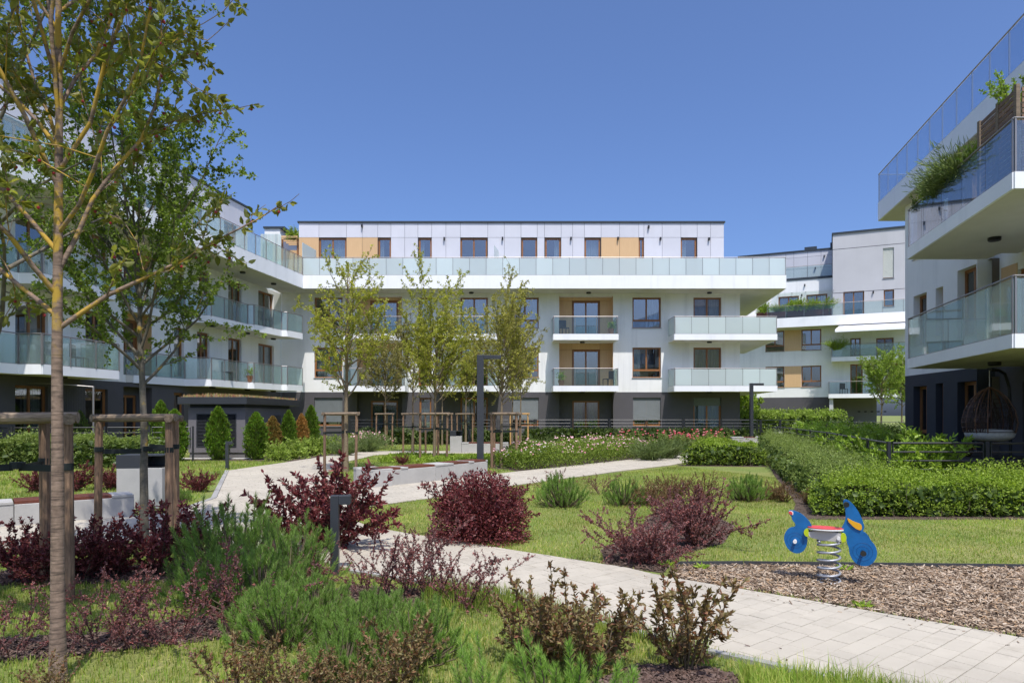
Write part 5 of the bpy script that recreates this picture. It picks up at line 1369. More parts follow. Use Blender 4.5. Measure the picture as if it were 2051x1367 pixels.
def shrub_meshes(seed, h, spread, stems, leaf, ratio, dens, tw=5, base=.10, arch=.02, wob=.12, cluster=2, fillr=None, fill=0, big=False, side=.45, bare=.12, up=.45, sr=.008):
    g = np.random.default_rng(seed); T = Tubes(); lp, la = [], []
    def put(P, cnt, t0):
        if cnt < 1: return
        t = t0 + (1 - t0) * g.random(cnt); c, d = along(P, t); c = np.repeat(c, cluster, 0); d = np.repeat(d, cluster, 0)
        lp.append(c); la.append(unit(d * up + g.normal(0, .7, c.shape) + np.array([0, 0, .2])))
    for i in range(stems):
        az = i * 2.4 + g.normal(0, .4); tl = math.sqrt((i + .5) / stems) * spread
        b0 = np.array([math.cos(az), math.sin(az), 0]) * base * g.random() - np.array([0, 0, .03])
        hh = h * g.uniform(.62, 1.08); d = unit(np.array([math.cos(az) * tl, math.sin(az) * tl, hh]))
        Ln = math.hypot(tl, hh) * g.uniform(.85, 1.05)
        P, _ = curve(b0, d, Ln, 8, g, wob, -arch)
        T.add(P, np.linspace(sr * min(1.6, h + .4), .0018, 9), 4)
        put(P, int(Ln * dens), bare)
        for j in range(int(tw * Ln) + 1):
            s = g.uniform(.18, .95); q, dd = along(P, np.array([s])); ll = Ln * side * (1.15 - s) * g.uniform(.5, 1.2)
            Q, _ = curve(q[0], unit(dd[0] * .6 + g.normal(0, .6, 3)), ll, 4, g, wob, -arch * .5)
            T.add(Q, np.linspace(min(.0035, sr * .5), .0013, 5), 3); put(Q, int(ll * dens) + 1, .05)
    if fill:
        v = unit(g.normal(size=(fill, 3))); v[:, 2] = np.abs(v[:, 2]); r = fillr[0] * (g.random(fill) ** .33)
        c = v * r[:, None]; c[:, 2] = c[:, 2] * fillr[1] / fillr[0]; lp.append(c); la.append(unit(v + g.normal(0, .6, v.shape)))
    P = np.concatenate(lp); A = np.concatenate(la); P[:, 2] = np.maximum(P[:, 2], .01)
    return T.mesh('stems'), leaf_mesh('foliage', P, A, g.uniform(.65, 1.15, len(P)) * leaf, ratio, g, big=big)
KITS = {}
def kit(key, **k): KITS[key] = shrub_meshes(**k)
def shrub(name, key, label, x, y, s=1.0, rz=0.0, lmat='leaf_wine', bmat='twig', cat='shrub', group=None, z=0.0, sz=None):
    root = thing(name, label, cat, (x, y, z), group=group); at_local(root)
    root.rotation_euler[2] = rz; root.scale = (s, s, sz or s)
    for nm, me, mt in (('stems', KITS[key][0], bmat), ('foliage', KITS[key][1], lmat)):
        o = bpy.data.objects.new(nm, me); col.objects.link(o); o.parent = root
        if not len(me.materials): me.materials.append(MATS[mt])
        elif me.materials[0] != MATS[mt]:
            o.material_slots[0].link = 'OBJECT'; o.material_slots[0].material = MATS[mt]
    return root
def pine_meshes(seed, h, r, shoots, needles=80, nl=.05, shl=(.12, .30)):
    g = np.random.default_rng(seed); T = Tubes(); V = []
    v = unit(g.normal(size=(shoots, 3))); v[:, 2] = np.abs(v[:, 2]) * 1.1; v = unit(v)
    c = v * (g.random(shoots) ** .45)[:, None] * np.array([r, r, h * .78])
    c[:, 2] = np.maximum(c[:, 2], .02)
    for i in range(shoots):
        d = unit(v[i] * .55 + np.array([0, 0, .95]) + g.normal(0, .22, 3))
        P, _ = curve(c[i], d, g.uniform(*shl) * (1.35 if g.random() < .12 else 1), 3, g, .06, .06)
        T.add(P, [.006, .005, .004, .003], 4)
        st = np.array([v[i][0] * .05, v[i][1] * .05, -.02]); T.add([st, (st + c[i]) * .5 + np.array([0, 0, -.04]), c[i]], [.012, .009, .006], 4)
        k = needles; t = np.sort(g.random(k)); p, dd = along(P, t)
        rn = unit(np.cross(dd, g.normal(size=(k, 3)))); op = np.interp(t, [0, .8, 1], [.95, .75, .35])[:, None]
        a = unit(dd + rn * op); s_ = unit(np.cross(a, g.normal(size=(k, 3)))) * .0026; L = nl * g.uniform(.75, 1.15, (k, 1))
        q = np.zeros((k, 3, 3)); q[:, 0] = p - s_; q[:, 1] = p + s_; q[:, 2] = p + a * L; V.append(q)
    V = np.concatenate(V)
    return T.mesh('stems'), np_mesh('foliage', V, np.arange(len(V) * 3).reshape(-1, 3))
def conifer_mesh(seed, n=6500):
    """unit thuja: height 1, width about .36; sprays on a lumpy flame shape around an inner mass"""
    g = np.random.default_rng(seed); t = g.random(n) ** .8; a = g.uniform(0, 6.283, n)
    lump = 1 + .14 * np.sin(a * 4 + t * 17 + np.sin(t * 9)) + .12 * np.sin(a * 7 - t * 34) + .10 * np.sin(t * 61 + a * 2) + .13 * np.abs(g.normal(size=n))
    r = .19 * np.sin(np.pi * np.clip(.16 + .84 * t, 0, 1)) ** .75 * lump * (.86 + .16 * g.random(n))
    P = np.c_[np.cos(a) * r, np.sin(a) * r, .015 + .97 * t]
    A = unit(np.c_[np.cos(a) * .55, np.sin(a) * .55, np.full(n, .9)] + g.normal(0, .28, (n, 3)))
    lf = leaf_mesh('foliage', P, A, g.uniform(.018, .06, n), .42, g)
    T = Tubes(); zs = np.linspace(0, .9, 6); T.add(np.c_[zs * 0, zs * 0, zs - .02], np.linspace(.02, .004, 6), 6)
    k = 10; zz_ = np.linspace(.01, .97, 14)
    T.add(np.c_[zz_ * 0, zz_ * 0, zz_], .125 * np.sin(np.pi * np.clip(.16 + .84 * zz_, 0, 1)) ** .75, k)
    return T.mesh('stems'), lf
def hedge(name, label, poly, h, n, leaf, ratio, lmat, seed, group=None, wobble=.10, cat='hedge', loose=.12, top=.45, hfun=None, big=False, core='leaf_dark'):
    """clipped or loose hedge over a plan polygon: inner woody mass + leafy skin"""
    g = np.random.default_rng(seed); P2 = scatter(poly, n, seed)
    ctr = np.mean(np.array(poly), 0)
    # distance to border
    dist = np.full(n, 9.0)
    for (x0, y0), (x1, y1) in zip(poly, poly[1:] + poly[:1]):
        ex, ey = x1 - x0, y1 - y0; l2 = ex * ex + ey * ey
        t = np.clip(((P2[:, 0] - x0) * ex + (P2[:, 1] - y0) * ey) / l2, 0, 1)
        dist = np.minimum(dist, np.hypot(P2[:, 0] - x0 - t * ex, P2[:, 1] - y0 - t * ey))
    hv = h if hfun is None else hfun(P2)
    lum = 1 + wobble * (np.sin(P2[:, 0] * 3.1 + 2 * np.sin(P2[:, 1] * 2.3)) * .6 + np.sin(P2[:, 1] * 4.7 + P2[:, 0] * 2.9) * .5)
    tops = hv * lum * np.clip(.55 + dist * 1.1, .5, 1)
    onside = (dist < .22) & (g.random(n) < 1.0)
    z = np.where(onside, tops * g.random(n) ** .75, tops * (1 - .14 * g.random(n) ** 1.5)) + np.where(g.random(n) < loose * .5, g.random(n) ** 2 * .26, 0)
    Pp = np.c_[P2, np.maximum(z, .03)]
    A = np.c_[g.normal(0, .7, (n, 2)), np.abs(g.normal(.4, .5, n))]
    root = thing(name, label, cat, (ctr[0], ctr[1], 0), group=group)
    off = np.array([ctr[0], ctr[1], 0])
    _link('foliage', leaf_mesh('foliage', Pp - off, A, g.uniform(.6, 1.2, n) * leaf, ratio, g, big=big), lmat, root)
    T = Tubes(); m = min(500, n // 60)
    for i in g.integers(0, n, m):
        b = Pp[i]; T.add(np.array([[b[0] + g.normal(0, .06), b[1] + g.normal(0, .06), 0], [b[0], b[1], b[2] * .5], b]) - off, [.006, .004, .0025], 3)
    _link('stems', T.mesh('stems'), 'twig', root)
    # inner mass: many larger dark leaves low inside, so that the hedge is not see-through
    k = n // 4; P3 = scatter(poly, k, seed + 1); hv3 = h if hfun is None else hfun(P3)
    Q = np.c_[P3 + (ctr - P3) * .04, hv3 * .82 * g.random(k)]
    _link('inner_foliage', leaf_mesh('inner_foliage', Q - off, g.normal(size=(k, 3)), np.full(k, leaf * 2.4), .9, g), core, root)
    return root
def stakes(label, x, y, rz=0.0, rad=.55, h=1.68, group='timber stake frames holding the young trees', mat='stake_wood', ncross=3, pr=.038, kind='tripod', low=.52):
    root = at_local(thing('tree_stakes', label, 'tree stakes', (x, y, 0), rz, group=group))
    cs = [(rad * math.cos(a), rad * math.sin(a)) for a in (R(-150), R(-30), R(90))]
    g = random.Random(int(x * 100 + y * 10))
    for a, b in cs:
        lx, ly = g.uniform(-.03, .03), g.uniform(-.03, .03)
        MB().tube([(a + lx, b + ly, -.1), (a + lx * .6, b + ly * .6, h * .4), (a, b, h - .01)], [pr * 1.06, pr, pr * .97], 10).build('post', mat, root)
    for i in range(ncross):
        p, q = cs[i], cs[(i + 1) % 3]; dx, dy = q[0] - p[0], q[1] - p[1]; l = math.hypot(dx, dy); e = .09 / l
        zz_ = h + .03 - i * .004
        MB().tube([(p[0] - dx * e, p[1] - dy * e, zz_), (q[0] + dx * e, q[1] + dy * e, zz_ + .01)], pr * 1.05, 10).build('crossbar', 'crossbar_wood' if mat == 'stake_wood' else mat, root)
    for a, b in cs:
        l = math.hypot(a, b); zs_ = h - low + g.uniform(-.03, .03)
        MB().bar((a * 1.07, b * 1.07), (a * .06, b * .06), .012, zs_ - .03, zs_ + .03).build('strap', 'strap', root)
    for a, b in cs: MB().lathe([(pr * 1.06, -.032), (pr * 1.12, -.03), (pr * 1.12, .03), (pr * 1.06, .032)], 10, (a, b, h - low)).build('strap', 'strap', root)
    MB().lathe([(.055, -.03), (.065, -.03), (.065, .03), (.055, .03)], 10, (0, 0, h - low)).build('strap', 'strap', root)
    return root
# ================================================================== TREES
YT_ = 'young staked trees in the courtyard'
surf('fruit_red', (0.25, 0.02, 0.03), 0.35, 0.2, 20)
surf('fruit_orange', (0.55, 0.16, 0.03), 0.4, 0.2, 20)
tree('crab_apple_tree', 'crab apple tree with yellow lichened trunk at the left front, trunk bare to head height', (-2.86, 4.30, 0), 5.4, .042, 2.2, 1.6, 23, 50, .067, .52, 17, 'leaf_crab', 'bark_lichen', 101, 'trees at the left front',
     sub=5, wob=.11, big=True, cluster=3, droop=.25, prof=lambda t: .62 + .5 * np.sin(np.pi * (t * .75 + .12)), trunk_wob=.006, fruit='fruit_red', lsub=.36)
tree('crab_apple_tree', 'lichen-spotted tree cut by the left picture edge, behind the nearest stakes', (-4.86, 6.3, 0), 6.2, .062, 2.1, 1.6, 15, 45, .045, .6, 14, 'leaf_haw', 'bark_spotted', 102, 'trees at the left front', sub=6, cluster=4, trunk_wob=.005, prof=lambda t: .65 + .4 * np.sin(np.pi * (t * .75 + .12)))
tree('hawthorn_tree', 'hawthorn tree forking low with dense small green leaves, behind the crab apple', (-4.72, 8.75, 0), 4.5, .055, 2.1, 1.55, 26, 40, .046, .7, 20, 'leaf_haw', 'bark_spotted', 103, 'trees at the left front', sub=7, cluster=5, prof=lambda t: .72 + .38 * np.sin(np.pi * (t * .8 + .1)), trunk_wob=.02)
up = lambda t: .55 + .5 * np.sin(np.pi * (t * .85 + .05))
tree('staked_tree', 'tallest young courtyard tree, with sparse yellow-green leaves, left of the middle bench', pX(693, 20) and (pX(693, 20), 20.0, 0), 5.9, .07, 2.15, 2.3, 30, 36, .07, .6, 18, 'leaf_young', 'bark_plain', 104, YT_, sub=5, cluster=3, prof=lambda t: (1.05 - .75 * t) * (.75 + .3 * t), wob=.09)
tree('staked_tree', 'upright young tree with yellow-green leaves left of the tall lamp post', (pX(870, 25), 25.0, 0), 4.1, .065, 2.1, 1.45, 27, 48, .072, .6, 19, 'leaf_young', 'bark_plain', 105, YT_, sub=5, cluster=3, prof=up, wob=.08)
tree('staked_tree', 'olive-leaved young tree just right of the tall lamp post', (pX(1004, 21.7), 21.7, 0), 3.8, .055, 2.0, 1.25, 27, 48, .06, .6, 19, 'leaf_olive', 'bark_plain', 106, YT_, sub=6, cluster=3, prof=up, wob=.08)
tree('staked_tree', 'small round-headed brownish tree in front of the left timber loggia', (pX(772, 36.8), 36.8, 0), 4.4, .055, 2.3, 1.5, 24, 46, .075, .6, 17, 'leaf_brown', 'bark_plain', 107, YT_, sub=6, cluster=3)
tree('staked_tree', 'thin dark-leaved young tree between the two tall yellow-green trees', (pX(826, 29.8), 29.8, 0), 4.7, .05, 2.3, 1.1, 22, 50, .075, .6, 18, 'leaf_brown', 'twig', 108, YT_, sub=5, cluster=3, prof=up)
tree('staked_tree', 'slender far tree rising behind the upright yellow-green tree', (pX(885.5, 37), 37.0, 0), 4.3, .05, 2.4, 1.3, 22, 46, .075, .6, 16, 'leaf_olive', 'bark_plain', 109, YT_, sub=5, cluster=3)
tree('staked_tree', 'far round-headed young tree directly left of the tall lamp post', (pX(933, 37.5), 37.5, 0), 4.7, .055, 2.3, 1.4, 24, 48, .075, .6, 16, 'leaf_young', 'bark_plain', 110, YT_, sub=5, cluster=3)
tree('staked_tree', 'dark-barked young tree overlapped by the olive-leaved tree', (pX(1026, 29.8), 29.8, 0), 4.4, .05, 2.3, 1.2, 22, 50, .075, .6, 18, 'leaf_brown', 'twig', 111, YT_, sub=5, cluster=3, prof=up)
tree('staked_tree', 'far young tree held by bright new stakes in front of the central building', (pX(1043, 36.5), 36.5, 0), 4.6, .05, 2.4, 1.15, 22, 50, .075, .6, 16, 'leaf_olive', 'bark_plain', 112, YT_, sub=5, cluster=3)
tree('garden_tree', 'fresh green tree in front of the far passage, left one', (pX(1765, 46), 46, 0), 4.6, .07, 2.2, 1.75, 26, 42, .10, .6, 16, 'leaf_lime', 'bark_plain', 113, 'trees by the far passage', sub=6, cluster=3)
tree('garden_tree', 'fresh green tree half hidden behind the right building', (pX(1806, 47.5), 47.5, 0), 4.6, .07, 2.2, 1.7, 24, 42, .10, .6, 16, 'leaf_lime', 'bark_plain', 114, 'trees by the far passage', sub=6, cluster=3)
tree('garden_tree', 'dense green tree seen through the gap beside the far block', (pX(1492, 52), 52, 0), 3.1, .08, .6, 1.6, 24, 35, .14, .6, 18, 'leaf_hedge', 'bark_plain', 115, 'trees by the far passage', sub=6, cluster=4)

stakes('weathered stake frame at the left edge, holding the lichen-spotted tree', -4.55, 6.28, R(14), rad=.58, h=1.63, pr=.05, low=.40)
stakes('stake frame around the hawthorn tree beside the left bench', -4.66, 8.75, R(-8), rad=.55, h=1.62, pr=.047, low=.36)
for lab, px, Y, rz, mt, sc_ in (
        ('stake frame around the tallest young tree, left of the middle bench', 684, 20.0, 10, 'stake_wood', .52), ('stake frame right behind the middle bench, left of the tall lamp post', 872, 25.0, -5, 'stake_wood', .58),
        ('stake frame right of the tall lamp post, partly behind the purple bush', 1003, 21.7, 25, 'stake_wood', .5), ('stake frame of the small brownish tree near the dark doorway', 772, 36.8, 0, 'stake_wood', .5),
        ('stake frame of the thin dark-leaved tree behind the middle lawn', 829, 29.8, 12, 'stake_wood', .55), ('stake frame of the slender far tree', 886, 37.0, 30, 'stake_wood', .5),
        ('stake frame of the far tree left of the tall lamp post', 931, 37.5, 5, 'stake_wood', .5), ('stake frame of the dark-barked tree overlapped by another frame', 1026, 29.8, -18, 'stake_wood', .5),
        ('stake frame of bright new orange timber', 1038, 36.5, 8, 'new_stake_wood', .55)):
    stakes(lab, pX(px, Y), Y, R(rz), rad=sc_, mat=mt, pr=.042)

# ================================================================== SHRUBS
kit('wine_a', seed=201, h=.95, spread=.58, stems=32, leaf=.056, ratio=.42, dens=52, tw=6, big=True, up=.75)
kit('wine_b', seed=202, h=1.0, spread=.42, stems=17, leaf=.062, ratio=.42, dens=44, tw=5, big=True, up=.75)
kit('wine_round', seed=203, h=.80, spread=.58, stems=70, leaf=.043, ratio=.45, dens=55, tw=8, up=.7, fill=11000, fillr=(.60, .84))
kit('barb_a', seed=204, h=.85, spread=.50, sr=.0045, stems=10, leaf=.023, ratio=.5, dens=58, tw=9, cluster=3, wob=.13, bare=.25, side=.45)
kit('barb_b', seed=205, h=.75, spread=.55, sr=.0045, stems=11, leaf=.023, ratio=.5, dens=58, tw=9, cluster=3, wob=.15, bare=.15, side=.5)
kit('barb_thick', seed=206, h=.75, spread=.42, stems=26, leaf=.026, ratio=.5, dens=65, tw=8, cluster=3, wob=.12, bare=.05)
kit('barb_wide', seed=216, h=.68, spread=.68, stems=34, leaf=.027, ratio=.5, dens=70, tw=9, cluster=3, wob=.15, bare=.03, side=.5, sr=.005)
kit('bronze_a', seed=207, h=.68, spread=.42, stems=22, leaf=.046, ratio=.42, dens=54, tw=6, big=True, up=.8)
kit('bronze_b', seed=208, h=.72, spread=.30, stems=15, leaf=.046, ratio=.42, dens=54, tw=6, big=True, up=.8)
kit('laurel', seed=209, h=1.0, spread=.5, stems=26, leaf=.12, ratio=.36, dens=26, tw=5, big=True, up=.6, fill=400, fillr=(.45, .8))
kit('lime', seed=210, h=.8, spread=.5, stems=26, leaf=.075, ratio=.6, dens=30, tw=5, fill=900, fillr=(.55, .7))
kit('plumes', seed=211, h=.8, spread=.75, stems=170, leaf=.22, ratio=.06, dens=9, tw=0, base=.22, arch=.05, wob=.07, cluster=1, up=2.2)
kit('rose', seed=212, h=.75, spread=.45, stems=16, leaf=.055, ratio=.6, dens=40, tw=5)
KITS['pine_a'] = pine_meshes(220, .80, .52, 150, 150, .055, (.10, .24))
KITS['pine_b'] = pine_meshes(221, .60, .48, 140, 150, .055, (.09, .20))
KITS['pine_c'] = pine_meshes(222, .34, .14, 14, 150, .06, (.14, .24))
KITS['thuja'] = conifer_mesh(230); KITS['thuja_b'] = conifer_mesh(231)

WG = 'dark wine-red shrubs'
shrub('wine_leaved_shrub', 'wine_a', 'large wine-red shrub behind the near bollard light', gp(665, 1098)[0], gp(665, 1098)[1], 1.36, 1.0, group=WG)
shrub('wine_leaved_shrub', 'wine_round', 'round dense wine-purple bush on the triangular lawn, right of the bollard', gp(962, 1080)[0], gp(962, 1080)[1], 1.12, .4, group=WG)
for lab, px, py, k, s, rz in (
        ('wine-red shrub between the two nearest stakes at the left edge', 45, 1160, 'wine_b', .70, .2), ('wine-red shrub just right of the second near stake, by the crab apple trunk', 90, 1168, 'wine_a', .66, 1.5), ('wine-red shrub right of the crab apple trunk', 165, 1162, 'wine_b', .74, 2.6),
        ('wine-red shrub in front of the left hawthorn stake', 222, 1152, 'wine_a', .68, 3.9), ('tall wine-red shrub in front of the right hawthorn stake', 320, 1150, 'wine_b', .86, 5.1), ('wine-red shrub half sunk in the near pines', 405, 1135, 'wine_b', .72, .9),
        ('wine-red shrub right of the pines with upright shoots', 560, 1110, 'wine_b', .74, 3.0)):
    x, y = gp(px, py); shrub('wine_leaved_shrub', k, lab, x, y, s, rz, group=WG)
for lab, px, py, s, rz in (('low wine-red shrub on the rear left lawn at the picture edge', 75, 985, .62, 1), ('low wine-red shrub on the rear left lawn behind the left bench', 150, 982, .74, 2), ('low wine-red shrub on the rear left lawn touching the litter bin', 222, 980, .62, 4),
                           ('low wine-red shrub alone on the lawn right of the litter bin', 397, 985, .60, 5), ('tiny wine-red shrub on the lawn behind the middle bench', 805, 930, .42, 2)):
    x, y = gp(px, py); shrub('wine_leaved_shrub', 'wine_a', lab, x, y, s, rz, group=WG)

BG = 'thin reddish barberry bushes'
for lab, px, py, k, s, rz in (
        ('barberry cut by the left picture edge below the stakes', 25, 1318, 'barb_b', .78, .3), ('barberry with upright bare stems right of the crab apple trunk', 205, 1298, 'barb_a', .86, 1.2), ('barberry with bright red leaves in the middle of the front bed', 335, 1288, 'barb_b', .92, 2.4),
        ('barberry against the left side of the near pines', 475, 1268, 'barb_a', .9, 3.7), ('low barberry at the front of the left mulch strip', 265, 1302, 'barb_b', .55, 4.0), ('barberry in front of the near bollard light', 630, 1195, 'barb_a', .72, 5.0),
        ('barberry directly right of the near bollard light', 750, 1200, 'barb_a', .92, .6), ('barberry at the path edge, second right of the bollard', 815, 1196, 'barb_a', .98, 2.0), ('barberry at the path edge, third right of the bollard', 870, 1200, 'barb_a', 1.0, 3.3), ('barberry leaning over the path, farthest right of the bollard', 935, 1215, 'barb_b', .88, 4.6),
        ('spreading barberry at the tip of the lawn beside the wood chips', 1290, 1125, 'barb_wide', 1.0, 1.1), ('dense red barberry behind the spreading one at the lawn tip', 1395, 1092, 'barb_thick', 1.18, 2.2), ('barberry between the lawn tip and the back pines', 1365, 1050, 'barb_wide', .9, 3.0),
        ('brownish barberry left of the back barberry clump', 1305, 1012, 'barb_wide', .85, 4.1), ('small barberry between the two back pines', 1205, 990, 'barb_b', .75, 5.3), ('thin barberry at the middle path left of the back pines', 1110, 985, 'barb_b', .8, 0.2), ('brownish barberry behind the red clump', 1410, 1005, 'barb_thick', .85, 1.9),
        ('brownish barberry in the middle of the back bed', 1345, 1000, 'barb_wide', .8, 2.2), ('brownish barberry near the hedge end of the back bed', 1545, 1000, 'barb_wide', .6, 2.8), ('small brownish barberry at the foot of the long hedge', 1570, 1005, 'barb_thick', .55, 1.9), ('last small brownish barberry before the hedge corner', 1618, 1010, 'barb_thick', .5, 2.9)):
    x, y = gp(px, py); shrub('barberry_bush', k, lab, x, y, s, rz, lmat='leaf_barberry' if 'brownish' not in lab else 'leaf_bronze', bmat='twig_red', group=BG)

PG = 'mountain pines'
for lab, px, py, k, s, rz in (
        ('tall mountain pine with upright candles left of the bollard', 470, 1160, 'pine_a', 1.12, .2), ('mountain pine directly left of the bollard light', 575, 1180, 'pine_a', .95, 1.4), ('broad mountain pine in the centre of the front planting', 565, 1290, 'pine_b', .82, 2.8), ('mountain pine in front of the barberry row', 700, 1300, 'pine_b', .6, 3.8),
        ('low mountain pine at the path side of the front planting', 830, 1320, 'pine_b', .72, 4.6), ('mountain pine at the bottom of the front planting', 680, 1368, 'pine_b', .6, 5.6), ('mountain pine behind the broad one, beside the wine-red shrub', 520, 1225, 'pine_b', .95, .9),
        ('mountain pine beside the foot of the bollard light', 630, 1245, 'pine_b', .66, 1.0), ('mountain pine behind the path-side low one', 770, 1280, 'pine_b', .66, 2.2), ('mountain pine at the left end of the front planting, beside the barberries', 430, 1205, 'pine_b', .85, 5.0), ('wide low back pine behind the triangular lawn', 1127, 1014, 'pine_b', 1.02, 1.9), ('upright back pine right of the wide low one', 1250, 1012, 'pine_a', .72, 3.1), ('back pine near the long hedge', 1492, 1002, 'pine_b', .88, 4.4), ('tiny pine on the left lawn beside the litter bin', 365, 1005, 'pine_b', .45, 2)):
    x, y = gp(px, py); shrub('mountain_pine', k, lab, x, y, s, rz, lmat='needle', bmat='twig', group=PG)
for lab, px, Y, s, rz in (('single young pine shoot at the bottom edge, left one', 965, 3.95, .95, 0), ('young pine at the bottom edge below the bronze shrubs, left one', 1095, 3.95, 1.05, 1), ('young pine at the bottom edge below the bronze shrubs, right one', 1170, 3.85, 1.05, 2), ('young pine cut by the bottom edge at the corner bed', 1225, 3.7, .9, 3)):
    shrub('young_pine', 'pine_c', lab, pX(px, Y), Y, s, rz, lmat='needle_tip', bmat='twig', group='young pines at the bottom edge')

ZG = 'bronze-leaved shrubs at the bottom'
for lab, px, py, k, s, rz in (
        ('bronze shrub beside the path, left of the pair', 1080, 1335, 'bronze_a', .9, .3), ('bronze shrub in the middle of the corner bed', 1178, 1345, 'bronze_a', .88, 1.7), ('bronze shrub with long upright shoots beside the path, right one', 1372, 1338, 'bronze_b', 1.02, 3.1),
        ('bronze shrub at the bottom edge in front of the pines', 800, 1385, 'bronze_b', .72, 4.2), ('bronze shrub shoots at the bottom edge, far left', 95, 1420, 'bronze_b', .42, .7), ('bronze shrub cut by the bottom edge left of the pines', 470, 1410, 'bronze_b', .62, 5.2), ('bronze shrub cut by the bottom edge below the pines', 590, 1420, 'bronze_a', .55, 2.1), ('small bronze shrub cut by the bottom edge, between the pines and the lawn', 720, 1420, 'bronze_a', .5, 1.1)):
    x, y = gp(px, py); shrub('bronze_leaved_shrub', k, lab, x, y, s, rz, lmat='leaf_bronze', bmat='twig', group=ZG)

for t, pp, aa_, gg in POTS: _link('foliage', leaf_mesh('foliage', pp, aa_, np.full(len(pp), .12), .5, gg), 'leaf_hedge', t)
# thujas
TG = 'thujas by the kiosk'
for lab, px, base, top, wpx, mt, k in (
        ('bright green thuja in front of the kiosk vents', 437, 921, 798, 47, 'leaf_thuja', 'thuja'), ('bright green thuja at the kiosk corner', 513, 920, 803, 47, 'leaf_thuja', 'thuja_b'), ('withered brown thuja right of the kiosk corner', 546, 915, 817, 36, 'leaf_thuja_brown', 'thuja'),
        ('dark green thuja between the two withered ones', 578, 908, 812, 33, 'leaf_thuja', 'thuja_b'), ('small withered orange thuja', 604, 905, 828, 28, 'leaf_thuja_orange', 'thuja'), ('green thuja right of the withered orange one', 623, 903, 812, 33, 'leaf_thuja', 'thuja'),
        ('tall green thuja left of the kiosk', 350, 924, 792, 50, 'leaf_thuja', 'thuja_b'), ('green thuja farther left of the kiosk', 322, 915, 805, 42, 'leaf_thuja', 'thuja'), ('green thuja standing alone in front of the dark doorway', 726, 880, 812, 29, 'leaf_thuja', 'thuja_b'),
        ('green thuja behind the left fence, right of the crab apple trunk', 160, 918, 816, 36, 'leaf_thuja', 'thuja'), ('green thuja behind the left fence, left of the crab apple trunk', 92, 918, 815, 34, 'leaf_thuja', 'thuja_b'), ('green thuja behind the left fence beside the near stake', 70, 918, 818, 34, 'leaf_thuja', 'thuja')):
    x, y = gp(px, base); hgt = (base - top) * y / FPX; wd = wpx * y / FPX
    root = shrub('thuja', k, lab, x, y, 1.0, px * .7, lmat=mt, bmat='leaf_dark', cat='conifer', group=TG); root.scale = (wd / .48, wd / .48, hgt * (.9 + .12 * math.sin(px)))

# hedges and larger beds
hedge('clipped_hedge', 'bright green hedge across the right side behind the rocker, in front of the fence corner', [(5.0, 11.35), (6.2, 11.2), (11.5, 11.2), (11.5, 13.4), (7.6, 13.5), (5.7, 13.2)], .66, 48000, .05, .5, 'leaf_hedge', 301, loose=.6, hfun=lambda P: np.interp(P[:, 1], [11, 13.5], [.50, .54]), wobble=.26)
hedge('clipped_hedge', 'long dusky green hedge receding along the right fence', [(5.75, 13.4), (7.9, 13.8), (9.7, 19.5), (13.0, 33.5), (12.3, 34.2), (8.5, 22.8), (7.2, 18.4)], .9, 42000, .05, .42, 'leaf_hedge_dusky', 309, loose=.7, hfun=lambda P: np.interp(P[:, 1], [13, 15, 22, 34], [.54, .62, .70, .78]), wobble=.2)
hedge('low_hedge', 'mounded low spirea hedge at the bend of the middle path', [(5.5, 22.5), (8.3, 22.2), (8.9, 24.4), (7.0, 25.0)], .72, 7000, .07, .5, 'leaf_hedge', 302, wobble=.2)
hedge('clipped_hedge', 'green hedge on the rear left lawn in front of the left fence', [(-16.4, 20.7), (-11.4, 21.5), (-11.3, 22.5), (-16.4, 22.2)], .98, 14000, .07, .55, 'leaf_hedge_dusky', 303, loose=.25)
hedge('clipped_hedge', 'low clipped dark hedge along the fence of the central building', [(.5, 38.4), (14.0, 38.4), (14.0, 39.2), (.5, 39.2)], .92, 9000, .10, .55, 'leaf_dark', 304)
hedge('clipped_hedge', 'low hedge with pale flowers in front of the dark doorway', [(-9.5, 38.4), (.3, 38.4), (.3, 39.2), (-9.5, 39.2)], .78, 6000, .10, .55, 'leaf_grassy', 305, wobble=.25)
hedge('garden_hedge', 'bright yellow-green hedge below the far block', [(14.8, 44.0), (23, 46.0), (23, 48.0), (14.8, 47.0)], 1.75, 9000, .15, .5, 'leaf_lime', 306, wobble=.14)
hedge('garden_hedge', 'leafy garden shrubs behind the right fence', [(9.9, 19.0), (11.6, 19.0), (14.4, 33.0), (13.3, 33.4)], 1.05, 7000, .11, .45, 'leaf_laurel', 307, wobble=.3, big=True)
hedge('garden_hedge', 'dark low planting under the far passage fence', [(pX(1640, 40), 39.0), (pX(1820, 40), 37.0), (pX(1830, 40), 40.5), (pX(1640, 40), 42.5)], .9, 4000, .13, .5, 'leaf_dark', 308, wobble=.3)
for lab, x, y, s, rz in (('tall bright laurel shrub beside the corner post of the right fence', pX(1845, 15.75), 15.75, 1.45, .5), ('laurel shrub left of the tall one behind the fence', pX(1738, 17.6), 17.6, 1.2, 2.0), ('laurel shrub just behind the fence corner', pX(1800, 15.5), 15.5, 1.1, 3.3), ('laurel shrub in the middle of the garden behind the fence', pX(1690, 20.5), 20.5, 1.25, 4.1)):
    shrub('laurel_shrub', 'laurel', lab, x, y, s, rz, lmat='leaf_laurel', group='laurel shrubs in the right garden')
